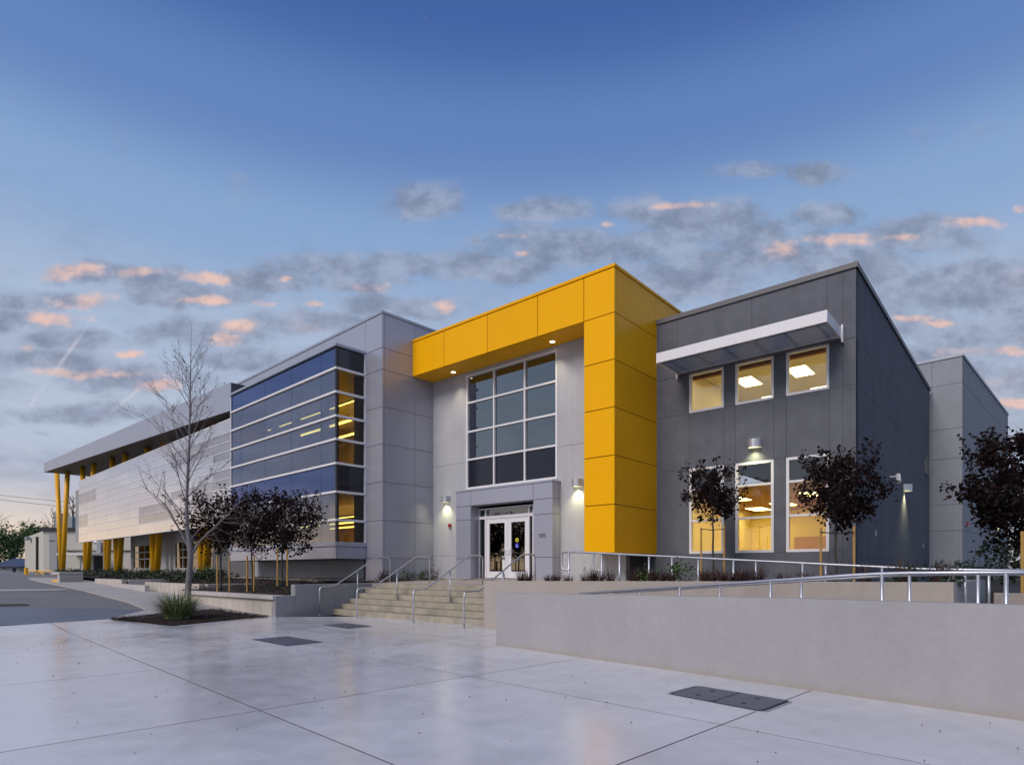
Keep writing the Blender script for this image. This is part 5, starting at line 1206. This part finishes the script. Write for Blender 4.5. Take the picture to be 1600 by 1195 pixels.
MB().tube([(p[0] - .1, p[1] - .1, 1.0), (p[0] - .1, p[1] - .1, Zy(836))], .13, 8).build('drain_pipe', 'roof_black', PB)
MB().tube([(p[0] - 5.2, p[1] + 5.0, Zy(842, 80)), (p[0] - 6.4, p[1] + 6.2, Zy(842, 81))], .25, 8).build('floodlight', 'pale_shade', PB)
for px, w_, y0 in ((97, 3, 802), (118.5, 7, 808)): pbox(X_(px - w_ / 2, 74), X_(px + w_ / 2, 74), zt + .35, Zy(y0, 74), 73, 75, 'roof_unit', 'pale_shade')
MB().tube(rounded([(X_(86, 74), 74, zt), (X_(86, 74), 74, Zy(805, 74)), (X_(89, 74), 74, Zy(804, 74))], .3), .08, 6).build('vent_pipe', 'roof_black', PB)
HS = thing('small_house', (X_(14, 100), 100, 1.2), 'small white house with blue roof at the far left edge', 'house')
pbox(X_(-20, 100), X_(29, 100), .8, Zy(884, 100), 100, 108, 'wall', 'white_paint', HS)
x0, x1 = X_(-26, 99), X_(34, 99); MB().add([(x0, 99, Zy(885, 99)), (x1, 99, Zy(885, 99)), (x1 - 1.5, 104, Zy(872, 104)), (x0 + 1, 104, Zy(872, 104)), (x0, 109, Zy(885, 99)), (x1, 109, Zy(885, 99))], [(0, 1, 2, 3), (3, 2, 5, 4), (1, 5, 2), (0, 3, 4)]).build('roof', 'roof_blue', HS)
pbox(X_(20, 100), X_(25, 100), 1.0, Zy(887, 100), 99.9, 99.99, 'door', 'roof_blue', HS); pbox(X_(4, 100), X_(9, 100), 1.6, Zy(887, 100), 99.9, 99.99, 'window', 'roof_black', HS)
def far_tree(px, pyb, cy_, rx, ry, Y, seed, label, mt='leaf_green', ncl=70):
    rnd_ = random.Random(seed); k = Y / F; b = at(px, pyb, Y); c = Vector(at(px, cy_, Y)); T = thing('green_tree', b, label, 'tree', 'green trees at the far left')
    MB().tube([b, c], [.28, .12], 8).build('trunk', 'bark_dark', T, smooth=True); lv = MB(); br = MB()
    for _ in range(ncl):
        v = Vector((rnd_.gauss(0, .5), rnd_.gauss(0, .5), rnd_.gauss(0, .45))); q = c + Vector((v.x * rx * k, v.y * rx * k, v.z * ry * k)); leafquads(lv, q, .5, 40, .34, rnd_)
        if rnd_.random() < .4: br.tube([c - Vector((0, 0, ry * k * .5)), q], [.09, .03], 5, False)
    br.build('branches', 'bark_dark', T); lv.build('crown', mt, T)
far_tree(22, 897, 852, 24, 34, 115, 31, 'broad green tree behind the blue roofed house', ncl=80); far_tree(-6, 897, 850, 20, 32, 108, 32, 'green tree cut by the left edge of the picture'); far_tree(48, 896, 838, 14, 16, 125, 33, 'green treetop just left of the pale hall'); far_tree(66, 896, 832, 18, 9, 120, 34, 'green treetop above the pale hall roof', ncl=40)
def bare(px, pyb, Y, hgt, seed, label, dirx=0, mt='twig', n=12, ang=.7, r=.09, nm='bare_tree'):
    global BR, TW, DL, rnd
    rnd = random.Random(seed); b = at(px, pyb, Y); T = thing(nm, b, label, 'tree'); BR = MB(); TW = MB(); DL = MB()
    MB().tube(wander(b, Vector(b) + Vector((0, 0, hgt)), rnd, 6, .02), [r * (1 - .8 * i / 6) for i in range(7)], 8).build('trunk', mt, T, smooth=True)
    for k in range(n):
        t = .3 + .7 * k / n; a = k * 2.4; twig(Vector(b) + Vector((0, 0, hgt * t)), Vector((math.cos(a) * ang + dirx, math.sin(a) * ang, 1)).normalized(), hgt * .45 * (1.25 - t), r * .4, 0)
    BR.build('branches', mt, T); TW.build('twigs', mt, T); DL.build('dry_leaves', 'leaf_dry', T) if DL.v else None
bare(114, 893, 92, 11.0, 51, 'bare spreading tree above the pale hall roof right of the tall yellow columns', n=16, r=.2)
bare(84, 893, 95, 9.5, 52, 'faint bare tree above the pale hall roof left of the tall yellow columns', n=12, r=.14)
bare(-62, 930, 24, 4.6, 53, 'bare twigs reaching in from the left edge', .35, n=16, r=.07)
# bench, gate, wires
bp_ = gp(96, 909.5); bf = Frame(bp_[:2], 60); k = bp_[1] / F
BN = thing('concrete_bench', bp_, 'small concrete bench with yellow foot at the base of the tall yellow columns', 'bench')
w_ = 26 * k; zb_ = bp_[2]
for a, b, z0, z1, n0, n1, nm, mt in ((-w_ * .55, w_ * .45, .42, .58, -.9, .3, 'seat', 'cap'), (w_ * .2, w_ * .45, -.05, .418, -.9, .28, 'leg', 'cap'), (-w_ * .55, w_ * .2, -.05, .14, -.2, .25, 'foot', 'yellow_paint'), (-w_ * .5, -w_ * .38, -.05, .418, -.9, -.25, 'leg', 'cap')):
    MB().box(bf, a, b, zb_ + z0, zb_ + z1, n0, n1).build(nm, mt, BN, bev=.02)
gY = 52.; GT = thing('pipe_gate', at(41, 904, gY), 'yellow pipe barrier gate before the pale hall', 'gate')
MB().tube([at(41, 904, gY), at(41, 886.5, gY)], .14, 10).build('post', 'yellow_paint', GT)
for a, b in (((41, 891), (82, 892)), ((41, 892), (49, 903)), ((49, 903), (62, 893.5)), ((62, 893.5), (76, 902))): MB().tube([at(*a, gY), at(*b, gY)], .055, 8).build('bar', 'yellow_paint', GT)
def wire(p, q, Y, label, sag=1.0):
    a, b = Vector(at(*p, Y)), Vector(at(*q, Y)); pts = [a.lerp(b, t / 16) - Vector((0, 0, sag * 4 * (t / 16) * (1 - t / 16))) for t in range(17)]
    tag(MB().tube(pts, .03, 5).build('overhead_wire', 'rubber', base=a), label, 'wire', 'overhead wires on the left')
wire((-160, 752), (330, 800), 90, 'upper overhead wire crossing the sky at the left edge', .6); wire((-160, 757), (330, 806), 90, 'lower of the two close overhead wires at the left edge', .8); wire((-120, 852.5), (70, 856), 95, 'low overhead wire before the green trees', .3)
shrub(at(1580, 905, 12.6), (.5, .5, 1.0), 90, 'leaf_dark', 'dark leafy bush behind the ramp rails near the right edge', None, 77, .07)
shrub(at(1468, 893, 15), (.6, .3, .2), 20, 'leaf_dark', 'low dark plants at the foot of the rear block', None, 78, .06)
